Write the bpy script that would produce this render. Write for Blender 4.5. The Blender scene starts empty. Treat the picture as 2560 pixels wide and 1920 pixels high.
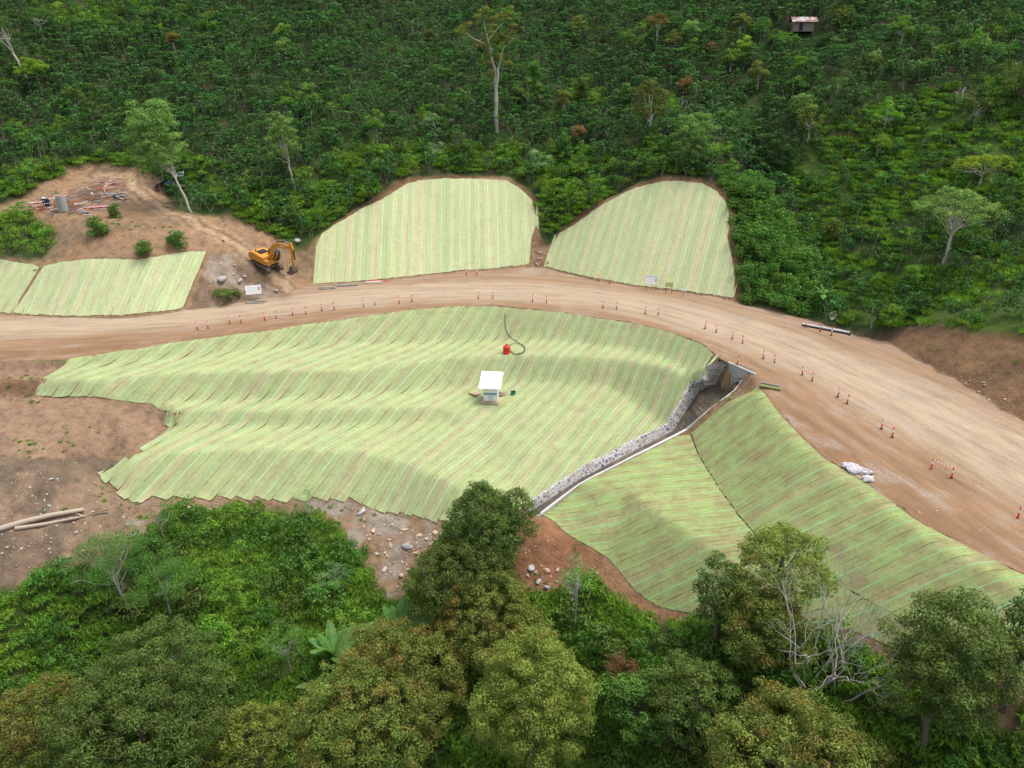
import bpy, bmesh, math, random
import numpy as np
from mathutils import Vector, Matrix, Euler
from mathutils import geometry as mgeo
R = math.radians
random.seed(7)
scn = bpy.context.scene
COL = scn.collection

# ---------------------------------------------------------------- camera, sky, sun, exposure
F = 1775.0; CX, CY = 1280.0, 960.0; CAMH = 33.0; PIT = R(26)
cam = bpy.data.cameras.new('camera'); cam.sensor_width = 36; cam.lens = 36*F/2560
cam.clip_start = 0.5; cam.clip_end = 2000
camo = bpy.data.objects.new('camera', cam); COL.objects.link(camo)
camo.location = (0, 0, CAMH); camo.rotation_euler = (R(90)-PIT, 0, 0)
scn.camera = camo

world = bpy.data.worlds.new('World'); scn.world = world; world.use_nodes = True
wn = world.node_tree.nodes; wn.clear()
SUN_EL, SUN_ROT = R(68), R(70)
sky = wn.new('ShaderNodeTexSky'); sky.sky_type = 'NISHITA'; sky.sun_disc = False
sky.sun_elevation = SUN_EL; sky.sun_rotation = SUN_ROT; sky.air_density = 1.0; sky.dust_density = 4.0; sky.ozone_density = 1.0
hs = wn.new('ShaderNodeHueSaturation'); hs.inputs['Saturation'].default_value = 0.45
bg = wn.new('ShaderNodeBackground'); bg.inputs['Strength'].default_value = 0.165
wo = wn.new('ShaderNodeOutputWorld')
world.node_tree.links.new(sky.outputs[0], hs.inputs['Color'])
world.node_tree.links.new(hs.outputs[0], bg.inputs[0]); world.node_tree.links.new(bg.outputs[0], wo.inputs[0])
sl = bpy.data.lights.new('sun', 'SUN'); sl.energy = 1.3; sl.angle = R(26); sl.color = (1.0, 0.96, 0.9)
so = bpy.data.objects.new('sun', sl); COL.objects.link(so)
sdir = Vector((math.sin(SUN_ROT)*math.cos(SUN_EL), math.cos(SUN_ROT)*math.cos(SUN_EL), math.sin(SUN_EL)))
so.rotation_euler = (-sdir).to_track_quat('-Z', 'Y').to_euler(); so.location = (0, 0, 80)
vs = scn.view_settings; vs.view_transform = 'Standard'; vs.look = 'None'; vs.exposure = 0.8; vs.gamma = 1.0; vs.use_curve_mapping = False
scn.cycles.max_bounces = 5; scn.cycles.diffuse_bounces = 3; scn.cycles.transmission_bounces = 3; scn.cycles.transparent_max_bounces = 4
scn.cycles.caustics_reflective = False; scn.cycles.caustics_refractive = False

# ---------------------------------------------------------------- small tools
def ray(px, py):
    xc = (px-CX)/F; yc = (CY-py)/F
    return np.array([xc, math.cos(PIT)+yc*math.sin(PIT), -math.sin(PIT)+yc*math.cos(PIT)])
def U(px, py, z):
    d = ray(px, py); t = (z-CAMH)/d[2]; return (d[0]*t, d[1]*t, z)
def proj(x, y, z):
    x = np.asarray(x, float); y = np.asarray(y, float); z = np.asarray(z, float)-CAMH
    dp = y*math.cos(PIT)-z*math.sin(PIT); up = y*math.sin(PIT)+z*math.cos(PIT)
    dp = np.maximum(dp, 0.01)
    return CX+F*x/dp, CY-F*up/dp, dp
def segdist(P, line):
    """distance of points P (n,2) to polyline (m,3) in plan; returns dist, z at nearest"""
    P = np.atleast_2d(P); L = np.asarray(line, float); best = np.full(len(P), 1e9); bz = np.zeros(len(P)); bs = np.zeros(len(P)); acc = 0
    for a, b in zip(L[:-1], L[1:]):
        ab = b[:2]-a[:2]; l2 = max(ab@ab, 1e-9)
        t = np.clip(((P-a[:2])@ab)/l2, 0, 1)
        q = a[:2]+t[:, None]*ab; d = np.hypot(*(P-q).T)
        m = d < best; best[m] = d[m]; bz[m] = (a[2]+t*(b[2]-a[2]))[m]; bs[m] = (acc+t*math.sqrt(l2))[m]; acc += math.sqrt(l2)
    return best, bz, bs
def S(prev, pts, slope):
    """give each image point the height that makes the ground leave the nearest previous line at this slope (+up, -down)"""
    out = []
    for (px, py) in pts:
        d = ray(px, py)
        t = np.arange(20, 330, 0.1)
        X = t[:, None]*d; X[:, 2] += CAMH
        best = np.full(len(t), 1e9); bz = np.zeros(len(t))
        for pl in prev:
            dd, zz, _ = segdist(X[:, :2], pl); m = dd < best; best[m] = dd[m]; bz[m] = zz[m]
        f = X[:, 2]-bz-slope*best
        if slope > 0:
            k = np.where(f[:-1]*f[1:] <= 0)[0]; i = k[-1] if len(k) else int(np.argmin(abs(f)))
        else:
            k = np.where(f[:-1]*f[1:] <= 0)[0]; i = k[0] if len(k) else int(np.argmin(abs(f)))
        out.append(tuple(X[i]))
    return out
def Z0(pts, z): return [U(a, b, z) for a, b in pts]
def ZZ(pts): return [U(a, b, c) for a, b, c in pts]
def inpoly(x, y, poly):
    x = np.asarray(x); y = np.asarray(y); r = np.zeros(x.shape, bool); n = len(poly)
    for i in range(n):
        x1, y1 = poly[i][:2]; x2, y2 = poly[(i+1) % n][:2]
        if y1 == y2: continue
        c = ((y1 > y) != (y2 > y)) & (x < (x2-x1)*(y-y1)/(y2-y1)+x1); r ^= c
    return r
_rs = np.random.RandomState(11)
_perm = _rs.rand(256, 256)
def vnoise(x, y, s=1.0, o=0):
    x = np.asarray(x)/s+o*17.3+500; y = np.asarray(y)/s+o*9.1+500
    xi = np.floor(x).astype(int); yi = np.floor(y).astype(int); fx = x-xi; fy = y-yi
    fx = fx*fx*(3-2*fx); fy = fy*fy*(3-2*fy)
    g = lambda a, b: _perm[a % 256, b % 256]
    return (g(xi, yi)*(1-fx)+g(xi+1, yi)*fx)*(1-fy)+(g(xi, yi+1)*(1-fx)+g(xi+1, yi+1)*fx)*fy
def fbm(x, y, s, o=0, n=3): return sum(vnoise(x, y, s/2**i, o+i)/2**i for i in range(n))/sum(1/2**i for i in range(n))

# ---------------------------------------------------------------- the ground's break lines (crests, toes, benches)
RLOW = [(-400,905),(-150,905),(0,903),(165,899),(347,871),(477,851),(642,830),(855,799),(1025,774),(1161,765),(1242,765),(1405,780),(1568,804),(1676,829),(1758,860),(1788,888),(1821,908),(1878,933),(1908,979),(1952,1036),(2003,1091),(2060,1145),(2118,1178),(2162,1206),(2216,1246),(2288,1297),(2338,1326),(2468,1391),(2560,1439),(2700,1530)]
RUP = [(-400,800),(-150,790),(0,787),(41,791),(163,797),(305,797),(407,787),(460,777),(529,769),(631,750),(712,738),(781,712),(971,701),(1134,682),(1242,676),(1318,669),(1362,671),(1459,696),(1595,720),(1731,736),(1834,753),(1901,769),(1974,787),(2017,796),(2100,823),(2147,841),(2216,854),(2270,888),(2343,931),(2415,971),(2487,1015),(2560,1058),(2700,1140)]
rlow = Z0(RLOW, 0)+[(40,25,0),(48,10,0),(52,-20,0)]
rup = Z0(RUP, 0)+[(57,40,0),(64,20,0),(68,-20,0)]
L1 = S([rlow], [(-150,925),(0,925),(180,918),(304,908),(378,901),(447,895),(642,873),(712,867),(846,862),(1000,858),(1120,855),(1240,850),(1350,850),(1450,858),(1560,872),(1650,892),(1715,918)], -1.05)
C1 = S([L1], [(-150,951),(0,950),(104,951),(217,951),(378,940),(560,930),(677,930),(898,925),(1100,900),(1282,887),(1471,893),(1535,897),(1598,906),(1677,922),(1712,943)], -.1)
L2 = S([C1], [(-150,990),(0,990),(87,992),(278,1003),(400,1003),(525,1003),(595,1001),(738,995),(900,990),(1100,972),(1230,960),(1291,956),(1370,955),(1440,958),(1519,967),(1550,983),(1598,1015),(1640,1043)], -1.15)
C2 = S([L2], [(440,1029),(490,1027),(651,1027),(825,1023),(1000,1020),(1080,1018)], -.12)+ZZ([(1200,1022,-7.0)])
L3 = S([C2], [(405,1058),(477,1063),(608,1066),(794,1066),(950,1062),(1050,1054)], -1.2)+ZZ([(1190,1056,-7.75)])
C3 = S([L3], [(340,1158),(456,1131),(564,1127),(642,1125),(900,1131),(1000,1155)], -.15)+ZZ([(1090,1192,-9.2),(1180,1235,-10.3)])
WL = ZZ([(1763,917,-.5),(1759,952,-1.9),(1728,960,-2.9),(1700,1012,-4.8),(1671,1062,-6.7),(1551,1121,-8.3),(1446,1176,-9.6),(1313,1268,-11.5)])
FL = ZZ([(1804,947,-2.5),(1785,958,-3.2),(1747,980,-4.0),(1722,1017,-5.5),(1683,1078,-7.4),(1551,1145,-9.0),(1452,1197,-10.3),(1316,1286,-12.2)])
WR = ZZ([(1880,936,-.4),(1853,953,-1.3),(1834,978,-2.3),(1757,1038,-4.45),(1712,1075,-6.5),(1551,1157,-8.5),(1446,1211,-9.8),(1342,1290,-11.6)])
T = ZZ([(262,1210,-8.2)])+S([C3], [(330,1256),(425,1252),(521,1247),(668,1254),(868,1252),(950,1280),(1050,1298),(1090,1302)], -.95)+ZZ([(1200,1306,-11.4)])
K = ZZ([(1725,1088,-6.4),(1744,1137,-6.3),(1790,1211,-6),(1841,1285,-5.8),(1890,1342,-5.6),(2000,1420,-5.2),(2121,1478,-4.8),(2229,1538,-4.5),(2400,1640,-4.3),(2560,1735,-4.2)])
SHL = S([rlow], [(1893,985),(1933,1047),(1983,1107),(2033,1154),(2057,1166),(2099,1194),(2150,1230),(2207,1273),(2271,1317),(2330,1355),(2440,1415),(2540,1468),(2680,1555)], -.28)
K2 = ZZ([(1515,1190,-8.9),(1568,1228,-8.1),(1642,1285,-7.5),(1699,1319,-7.25),(1773,1370,-7.0),(1850,1430,-6.7),(1950,1495,-6.2)])
T2 = ZZ([(1368,1293,-11.8),(1442,1353,-11.9),(1516,1393,-12),(1585,1478,-12.5),(1642,1518,-12.3),(1739,1538,-11),(1850,1560,-9.2),(1990,1570,-7.6),(2121,1575,-6.6),(2203,1608,-6.2),(2400,1705,-5.8),(2560,1803,-5.6)])
P1 = S([L2], [(-150,1110),(0,1110),(130,1110)], -.22)
P2 = S([P1], [(-150,1190),(0,1190),(130,1200)], -.3)
P3 = S([P2], [(-150,1400),(0,1400),(130,1400),(240,1380)], -.5)
LM = S([rup], [(-150,650),(0,645),(93,660),(208,646),(347,645),(440,631),(523,626)], .9)
TRK = ZZ([(330,470,11.8),(420,530,9.6),(500,570,8),(570,600,6.6),(640,650,4.3),(690,692,2.2),(730,720,.8)])
TU = ZZ([(447,535,9.9),(570,553,8.2),(635,575,6.8),(691,608,5.4),(744,632,4.0)])
PF = S([LM], [(-150,560),(0,545),(110,541),(228,545),(325,551),(400,560)], .5)
PB = S([PF], [(-150,530),(0,515),(69,492),(183,455),(244,445),(330,448),(380,475)], .12)
PT = S([PB], [(-150,515),(0,500),(69,470),(183,424),(244,412),(346,420),(400,455),(425,490)], .8)
CM = S([rup], [(790,622),(803,584),(833,562),(863,544),(955,496),(1020,455),(1112,444),(1264,450),(1302,471),(1332,501),(1342,557),(1331,595)], .95)
RM = S([rup], [(1378,630),(1394,586),(1443,555),(1514,506),(1595,466),(1666,451),(1752,456),(1790,474),(1812,501),(1825,530),(1822,595),(1836,671)], .95)
SP = S([rup], [(1895,750),(1930,640),(1905,540),(1862,470)], .8)
RV = S([rup], [(2085,800),(2068,711)], .33)
RV += S([[RV[-1], (RV[-1][0]+.1, RV[-1][1], RV[-1][2])]], [(2047,640)], .4)
for q in [(2006,535),(1965,470),(1898,400),(1851,278),(1898,231),(1967,190)]:
    RV += S([[RV[-1], (RV[-1][0]+.1, RV[-1][1], RV[-1][2])]], [q], .47)
RB = S([rup], [(2262,812),(2343,819),(2451,835),(2560,841),(2700,860)], .85)
H1 = S([LM, PT, TU, CM, RM, SP], [(-150,330),(100,330),(300,330),(500,340),(800,330),(1100,315),(1400,340),(1650,330),(1760,330)], .5)
H2 = S([H1], [(-150,130),(200,125),(500,120),(800,110),(1100,110),(1400,110),(1700,130)], .56)
RH1 = S([RB, RV], [(2160,700),(2300,660),(2450,640),(2560,620),(2700,610)], .45)
RH2 = S([RH1, RV], [(2040,430),(2100,400),(2250,380),(2400,360),(2560,340),(2700,340)], .5)
RH3 = S([RH2, RV], [(2060,170),(2250,130),(2560,90),(2700,90)], .55)
H3 = S([H2, RH3], [(-150,-60),(300,-60),(700,-60),(1100,-60),(1500,-60),(1900,-50),(2300,-60),(2700,-60)], .55)
far = [(-170,245,75),(-60,245,82),(60,245,82),(170,240,82)]
V1 = [(-110,42,-13),(-75,42,-13),(-58,41,-13.5),(-46,42,-14),(-38,46,-14.5),(-20,50,-17),(-2,48,-18.5),(9,41,-16.5),(22,33,-12),(30,24,-9),(40,5,-7),(44,-20,-7)]
V2 = [(-150,30,-20),(-80,30,-20),(-40,31,-22),(-15,32,-25),(0,30,-26),(14,24,-23),(22,12,-19),(28,-20,-16)]
V3 = [(-150,-20,-34),(0,-20,-36)]
Ledge = [(-170,-20,-30),(-170,60,-14),(-170,78,-4),(-170,84,0),(-170,92,0)]
Redge = [(170,-20,8),(170,60,45),(170,120,66)]
LINES = [rlow, rup, L1, C1, L2, C2, L3, C3, WL, WR, T, K, SHL, K2, T2, P1, P2, P3, LM, TRK, TU, PF, PB, PT, CM, RM, SP, RV, RB, H1, H2, RH1, RH2, RH3, H3, far, V1, V2, V3, Ledge, Redge]
FLc = [((a[0]+b[0])/2, (a[1]+b[1])/2, min(a[2], b[2])-.35) for a, b in zip(FL, WR)]
LINES.append(FLc)

# triangulated survey model -> height grid
GS = 0.4; X0, X1, Y0, Y1 = -168.0, 168.0, -18.0, 238.0
NX = int((X1-X0)/GS)+1; NY = int((Y1-Y0)/GS)+1
_v, _z, _e = [], [], []
for ln in LINES:
    b = len(_v)
    for p in ln: _v.append(Vector((p[0], p[1]))); _z.append(p[2])
    _e += [(b+i, b+i+1) for i in range(len(ln)-1)]
_r = mgeo.delaunay_2d_cdt(_v, _e, [], 0, 1e-4)
_ov, _of, _orig = _r[0], _r[2], _r[3]
_V = np.array([[v.x, v.y] for v in _ov]); _ZV = np.zeros(len(_ov))
_A = np.array([[v.x, v.y] for v in _v]); _AZ = np.array(_z)
for i, o in enumerate(_orig):
    if len(o): _ZV[i] = np.mean([_z[k] for k in o])
    else:
        d = np.hypot(*(_A-_V[i]).T); k = np.argsort(d)[:2]; w = 1/(d[k]+.01); _ZV[i] = (w*_AZ[k]).sum()/w.sum()
ZG = np.full((NY, NX), np.nan)
gx = X0+np.arange(NX)*GS; gy = Y0+np.arange(NY)*GS
for f in _of:
    a, b, c = _V[f[0]], _V[f[1]], _V[f[2]]
    i0 = max(0, int((min(a[0], b[0], c[0])-X0)/GS)); i1 = min(NX-1, int((max(a[0], b[0], c[0])-X0)/GS)+1)
    j0 = max(0, int((min(a[1], b[1], c[1])-Y0)/GS)); j1 = min(NY-1, int((max(a[1], b[1], c[1])-Y0)/GS)+1)
    if i1 < i0 or j1 < j0: continue
    XX, YY = np.meshgrid(gx[i0:i1+1], gy[j0:j1+1])
    den = (b[1]-c[1])*(a[0]-c[0])+(c[0]-b[0])*(a[1]-c[1])
    if abs(den) < 1e-9: continue
    w0 = ((b[1]-c[1])*(XX-c[0])+(c[0]-b[0])*(YY-c[1]))/den; w1 = ((c[1]-a[1])*(XX-c[0])+(a[0]-c[0])*(YY-c[1]))/den; w2 = 1-w0-w1
    m = (w0 >= -1e-6) & (w1 >= -1e-6) & (w2 >= -1e-6)
    zz = w0*_ZV[f[0]]+w1*_ZV[f[1]]+w2*_ZV[f[2]]
    sub = ZG[j0:j1+1, i0:i1+1]; sub[m] = zz[m]
for j in range(NY):                      # fill what lies outside the hull
    row = ZG[j]; ok = ~np.isnan(row)
    if ok.any(): ZG[j] = np.interp(np.arange(NX), np.where(ok)[0], row[ok])
    elif j: ZG[j] = ZG[j-1]
def blur(Zi, n):
    Zi = Zi.copy()
    for _ in range(n):
        P = np.pad(Zi, 1, mode='edge'); Zi = (P[:-2, 1:-1]+P[2:, 1:-1]+2*P[1:-1, 1:-1])/4
        P = np.pad(Zi, 1, mode='edge'); Zi = (P[1:-1, :-2]+P[1:-1, 2:]+2*P[1:-1, 1:-1])/4
    return Zi
GX, GY = np.meshgrid(gx, gy)
ZG[inpoly(GX, GY, [tuple(p[:2]) for p in rlow]+[tuple(p[:2]) for p in rup[::-1]])] = 0.0
_near = np.clip((GY-112)/25, 0, 1)
Zs = ZG.copy(); Zw = blur(ZG, 60)
ZG = Zs*(1-_near)+Zw*_near
PXg, PYg, DPg = proj(GX, GY, ZG)

# ---------------------------------------------------------------- regions (outlines found on the ground the photo shows)
M_MAIN = [(165,899),(347,872),(477,852),(642,831),(855,800),(1025,775),(1161,766),(1242,766),(1405,781),(1568,805),(1676,830),(1758,862),(1785,889),(1766,912),(1756,952),(1726,960),(1698,1012),(1669,1061),(1549,1120),(1444,1175),(1311,1267),(1290,1290),(1200,1306),(1090,1302),(1050,1298),(950,1280),(868,1252),(668,1254),(521,1247),(425,1252),(330,1256),(262,1212),(247,1190),(335,1130),(425,1070),(402,1062),(421,1031),(380,1012),(278,1003),(85,993),(104,951)]
M_RA = [(1884,955),(1908,981),(1952,1038),(2003,1093),(2060,1147),(2118,1180),(2162,1208),(2216,1248),(2288,1299),(2338,1328),(2468,1393),(2560,1441),(2700,1532),(2700,1815),(2560,1735),(2400,1640),(2229,1538),(2121,1478),(2000,1420),(1890,1342),(1841,1285),(1790,1211),(1744,1137),(1728,1087),(1722,1078),(1772,1046),(1848,992),(1870,962)]
M_RB = [(1714,1079),(1725,1086),(1745,1136),(1791,1210),(1842,1284),(1891,1341),(2001,1419),(2122,1477),(2230,1536),(2402,1638),(2560,1733),(2560,1803),(2400,1705),(2203,1608),(2121,1575),(1990,1570),(1850,1560),(1739,1538),(1642,1518),(1585,1478),(1516,1393),(1442,1353),(1368,1293),(1350,1288),(1450,1214),(1555,1160)]
M_LL = [(-140,652),(0,648),(86,661),(54,715),(10,783),(0,784),(-140,786)]
M_L = [(110,664),(150,655),(208,649),(270,647),(347,651),(400,640),(440,634),(521,628),(462,771),(407,781),(305,792),(163,792),(44,787),(32,783),(76,720)]
M_C = [(781,711),(784,660),(790,619),(803,586),(833,564),(863,547),(905,521),(955,499),(990,476),(1020,458),(1060,450),(1112,446),(1180,447),(1264,452),(1302,473),(1332,503),(1336,530),(1342,557),(1329,595),(1326,630),(1324,661),(1242,673),(1134,679),(971,698)]
M_R = [(1365,668),(1378,630),(1394,588),(1443,557),(1480,530),(1514,508),(1550,488),(1595,468),(1666,453),(1710,453),(1752,458),(1790,476),(1812,503),(1823,530),(1820,560),(1818,595),(1826,630),(1834,671),(1838,705),(1831,748),(1731,733),(1595,716),(1459,692)]
M_T = [(2537,1040),(2600,1010),(2750,1050),(2750,1160),(2590,1068)]
MATS = [M_MAIN, M_RA, M_RB, M_LL, M_L, M_C, M_R, M_T]
D_PAD = [(-150,530),(0,513),(69,480),(183,424),(244,413),(346,422),(400,458),(425,500),(440,530),(520,540),(570,548),(640,566),(700,600),(744,632),(775,615),(800,575),(804,590),(792,620),(786,712),(781,716),(712,738),(529,769),(460,777),(523,626),(440,631),(347,645),(208,646),(93,660),(0,645),(-150,650)]
D_RB = [(2190,850),(2240,815),(2262,806),(2343,812),(2451,832),(2560,838),(2700,850),(2700,1140),(2560,1058),(2415,971),(2270,888)]
D_LP = [(-400,880),(165,899),(104,951),(85,993),(380,1010),(421,1031),(402,1062),(425,1070),(335,1130),(247,1190),(262,1212),(330,1258),(345,1330),(330,1400),(260,1440),(130,1430),(60,1470),(-150,1460)]
D_TOE = [(300,1240),(425,1250),(521,1245),(668,1252),(868,1250),(1090,1300),(1120,1330),(1090,1420),(1010,1490),(960,1500),(900,1400),(825,1300),(700,1270),(520,1272),(430,1276),(385,1310),(330,1400)]
D_DR = [(1290,1280),(1345,1290),(1368,1291),(1442,1352),(1516,1392),(1585,1477),(1642,1517),(1740,1537),(1770,1560),(1700,1568),(1560,1520),(1480,1450),(1420,1490),(1300,1480),(1270,1380)]
D_TR = [(2100,1575),(2203,1606),(2400,1703),(2560,1802),(2560,1850),(2380,1760),(2180,1650),(2090,1610)]
D_RIM = [(795,640),(790,600),(830,555),(950,488),(1015,447),(1112,437),(1270,442),(1312,463),(1345,505),(1352,560),(1350,600),(1375,615),(1395,575),(1510,497),(1590,458),(1666,443),(1755,447),(1800,466),(1825,500),(1838,540),(1832,600),(1850,680),(1850,757),(1700,740),(1340,680),(790,720)]
ROADP = RLOW+RUP[::-1]
D_SW = [(1915,940),(1910,985),(1852,1018),(1775,1075),(1725,1100),(1695,1080),(1760,1000),(1840,940)]
D_HW = [(1750,840),(1800,870),(1900,930),(1905,975),(1850,975),(1750,965)]
D_GAP = [(60,645),(135,650),(130,665),(60,795),(-20,795),(40,715),(70,665)]
DIRTS = [D_GAP, D_HW, D_SW, D_PAD, D_RB, D_LP, D_TOE, D_DR, D_TR, D_RIM]
def anyin(px, py, L):
    r = np.zeros(np.shape(px), bool)
    for p in L: r |= inpoly(px, py, p)
    return r
rw = np.array(rlow); ru = np.array(rup)
road_world = [tuple(p[:2]) for p in rlow]+[tuple(p[:2]) for p in rup[::-1]]
IN_ROAD = inpoly(GX, GY, road_world)
vis = (PYg > -400) & (PYg < 2600)
IN_MAT = anyin(PXg, PYg, MATS) & vis
IN_DIRT = anyin(PXg, PYg, DIRTS) & vis
G_BUSH = [(-150,540),(0,535),(60,530),(110,560),(138,600),(120,640),(60,648),(0,640),(-150,640)]
IN_GB = inpoly(PXg, PYg, G_BUSH) & vis
CHv = inpoly(GX, GY, [p[:2] for p in WL]+[p[:2] for p in WR[::-1]])
VEG = (~CHv) & (~IN_ROAD) & (~IN_MAT) & ((~IN_DIRT) | IN_GB)
def soft(m, n=2): return np.clip(blur(m.astype(float), n), 0, 1)
sv, sr, sm = soft(VEG, 3), soft(IN_ROAD, 2), soft(IN_MAT, 3)
ZG += sv*((fbm(GX, GY, 14, 3)-.5)*2.2+(fbm(GX, GY, 3, 5)-.5)*.5)*np.clip((1-sm), 0, 1)
ZG += (1-sv)*(1-sr)*(1-sm)*((fbm(GX, GY, 3.5, 8)-.5)*.9+(fbm(GX, GY, .9, 9, 2)-.5)*.28)
_pad = soft(inpoly(PXg, PYg, [(440,560),(560,560),(700,600),(760,640),(780,712),(712,738),(529,769),(470,775),(525,640),(440,620)]) & vis & ~IN_ROAD & ~IN_MAT, 3)
ZG += _pad*((fbm(GX, GY, 2.4, 33)-.5)*1.3+(fbm(GX, GY, 1.1, 35, 2)-.5)*.5)
ZG += sr*((fbm(GX, GY, 5, 12)-.5)*.12)
ZG += sm*((fbm(GX, GY, 4, 15)-.5)*.14)
def HZ(x, y, A=None):
    A = ZG if A is None else A
    fx = np.clip((np.asarray(x, float)-X0)/GS, 0, NX-1.001); fy = np.clip((np.asarray(y, float)-Y0)/GS, 0, NY-1.001)
    i = fx.astype(int); j = fy.astype(int); a = fx-i; b = fy-j
    return (A[j, i]*(1-a)+A[j, i+1]*a)*(1-b)+(A[j+1, i]*(1-a)+A[j+1, i+1]*a)*b
_t = np.arange(18, 330, 0.1)
def G(px, py, h=0.0):
    """the point of the ground (or h metres above it) that this place in the photograph shows"""
    d = ray(px, py); X = _t[:, None]*d; X[:, 2] += CAMH
    f = X[:, 2]-HZ(X[:, 0], X[:, 1])-h
    k = np.where(f <= 0)[0]; i = k[0] if len(k) else len(_t)-1
    return np.array([X[i, 0], X[i, 1], X[i, 2]-h])
def PXM(x, y, z): return 1775.0/proj(x, y, z)[2]      # photo pixels per metre there

# ---------------------------------------------------------------- object tools
def tag(o, label=None, cat=None, group=None, kind=None):
    if label: o['label'] = label
    if cat: o['category'] = cat
    if group: o['group'] = group
    if kind: o['kind'] = kind
    return o
def empty(name, loc=(0,0,0), rot=(0,0,0), label=None, cat=None, group=None):
    o = bpy.data.objects.new(name, None); COL.objects.link(o); o.location = loc; o.rotation_euler = rot; o.empty_display_size = .3
    return tag(o, label, cat, group)
def link(name, me, parent=None, mats=()):
    for m in mats: me.materials.append(m)
    o = bpy.data.objects.new(name, me); COL.objects.link(o)
    if parent is not None: o.parent = parent
    return o
def npmesh(name, V, Fq, smooth=False):
    """V (n,3); Fq (m,k) constant k"""
    me = bpy.data.meshes.new(name); V = np.asarray(V, np.float32); Fq = np.asarray(Fq, np.int32)
    me.vertices.add(len(V)); me.vertices.foreach_set('co', V.ravel())
    k = Fq.shape[1]; me.loops.add(Fq.size); me.loops.foreach_set('vertex_index', Fq.ravel())
    me.polygons.add(len(Fq)); me.polygons.foreach_set('loop_start', np.arange(0, Fq.size, k, dtype=np.int32)); me.polygons.foreach_set('loop_total', np.full(len(Fq), k, np.int32))
    me.polygons.foreach_set('use_smooth', np.full(len(Fq), smooth))
    me.update(calc_edges=True); return me
def fattr(me, name, arr, dom='POINT'):
    a = me.attributes.new(name, 'FLOAT', dom); a.data.foreach_set('value', np.asarray(arr, np.float32).ravel())
def cattr(me, name, arr):
    a = me.color_attributes.new(name, 'FLOAT_COLOR', 'POINT'); c = np.ones((len(arr), 4), np.float32); c[:, :3] = arr; a.data.foreach_set('color', c.ravel())

# node helper
class NT:
    def __init__(s, name):
        s.m = bpy.data.materials.new(name); s.m.use_nodes = True; s.t = s.m.node_tree; s.n = s.t.nodes; s.l = s.t.links; s.n.clear()
        s.out = s.n.new('ShaderNodeOutputMaterial')
    def N(s, typ, **kw):
        nd = s.n.new(typ)
        for k, v in kw.items():
            if k.startswith('i_'): 
                key = k[2:].replace('_', ' ')
                s.put(nd.inputs[int(key) if key.isdigit() else key], v)
            else: setattr(nd, k, v)
        return nd
    def put(s, sock, v):
        if hasattr(v, 'is_output') or isinstance(v, bpy.types.NodeSocket): s.l.new(v, sock)
        elif isinstance(v, (tuple, list)) and len(v) == 3 and sock.type == 'RGBA': sock.default_value = (*v, 1)
        else: sock.default_value = v
    def attr(s, name, typ='GEOMETRY'): return s.N('ShaderNodeAttribute', attribute_name=name, attribute_type=typ)
    def noise(s, vec, scale, detail=3, rough=.55): 
        n = s.N('ShaderNodeTexNoise'); s.put(n.inputs['Vector'], vec); n.inputs['Scale'].default_value = scale; n.inputs['Detail'].default_value = detail; n.inputs['Roughness'].default_value = rough
        return n.outputs['Fac']
    def ramp(s, fac, stops):
        r = s.N('ShaderNodeValToRGB'); s.put(r.inputs[0], fac); e = r.color_ramp.elements
        while len(e) < len(stops): e.new(.5)
        for el, (p, c) in zip(e, stops): el.position = p; el.color = (*c, 1) if not isinstance(c, (int, float)) else (c, c, c, 1)
        return r.outputs[0]
    def mix(s, fac, a, b, mode='MIX'):
        m = s.N('ShaderNodeMix', data_type='RGBA', blend_type=mode); s.put(m.inputs[0], fac); s.put(m.inputs[6], a); s.put(m.inputs[7], b); return m.outputs[2]
    def math(s, op, a, b=None, c=None):
        m = s.N('ShaderNodeMath', operation=op); s.put(m.inputs[0], a)
        if b is not None: s.put(m.inputs[1], b)
        if c is not None: s.put(m.inputs[2], c)
        return m.outputs[0]
    def geo(s): return s.N('ShaderNodeNewGeometry').outputs['Position']
    def obj(s): return s.N('ShaderNodeTexCoord').outputs['Object']
    def bump(s, h, strength=.5, dist=.05):
        b = s.N('ShaderNodeBump'); b.inputs['Strength'].default_value = strength; b.inputs['Distance'].default_value = dist; s.put(b.inputs['Height'], h); return b.outputs[0]
    def bsdf(s, col, rough=.8, metal=0, spec=.3, normal=None, out=True, **kw):
        b = s.N('ShaderNodeBsdfPrincipled'); s.put(b.inputs['Base Color'], col); s.put(b.inputs['Roughness'], rough); b.inputs['Metallic'].default_value = metal; b.inputs['Specular IOR Level'].default_value = spec
        if normal is not None: s.put(b.inputs['Normal'], normal)
        for k, v in kw.items(): s.put(b.inputs[k.replace('_', ' ')], v)
        if out: s.l.new(b.outputs[0], s.out.inputs[0])
        return b.outputs[0]
def simple(name, col, rough=.7, metal=0, var=.12, scale=6, spec=.35):
    t = NT(name); n = t.noise(t.obj(), scale, 4)
    c = t.mix(n, tuple(x*(1-var*1.5) for x in col), tuple(min(1, x*(1+var)) for x in col))
    t.bsdf(c, rough, metal, spec, t.bump(n, .15, .02)); return t.m

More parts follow.
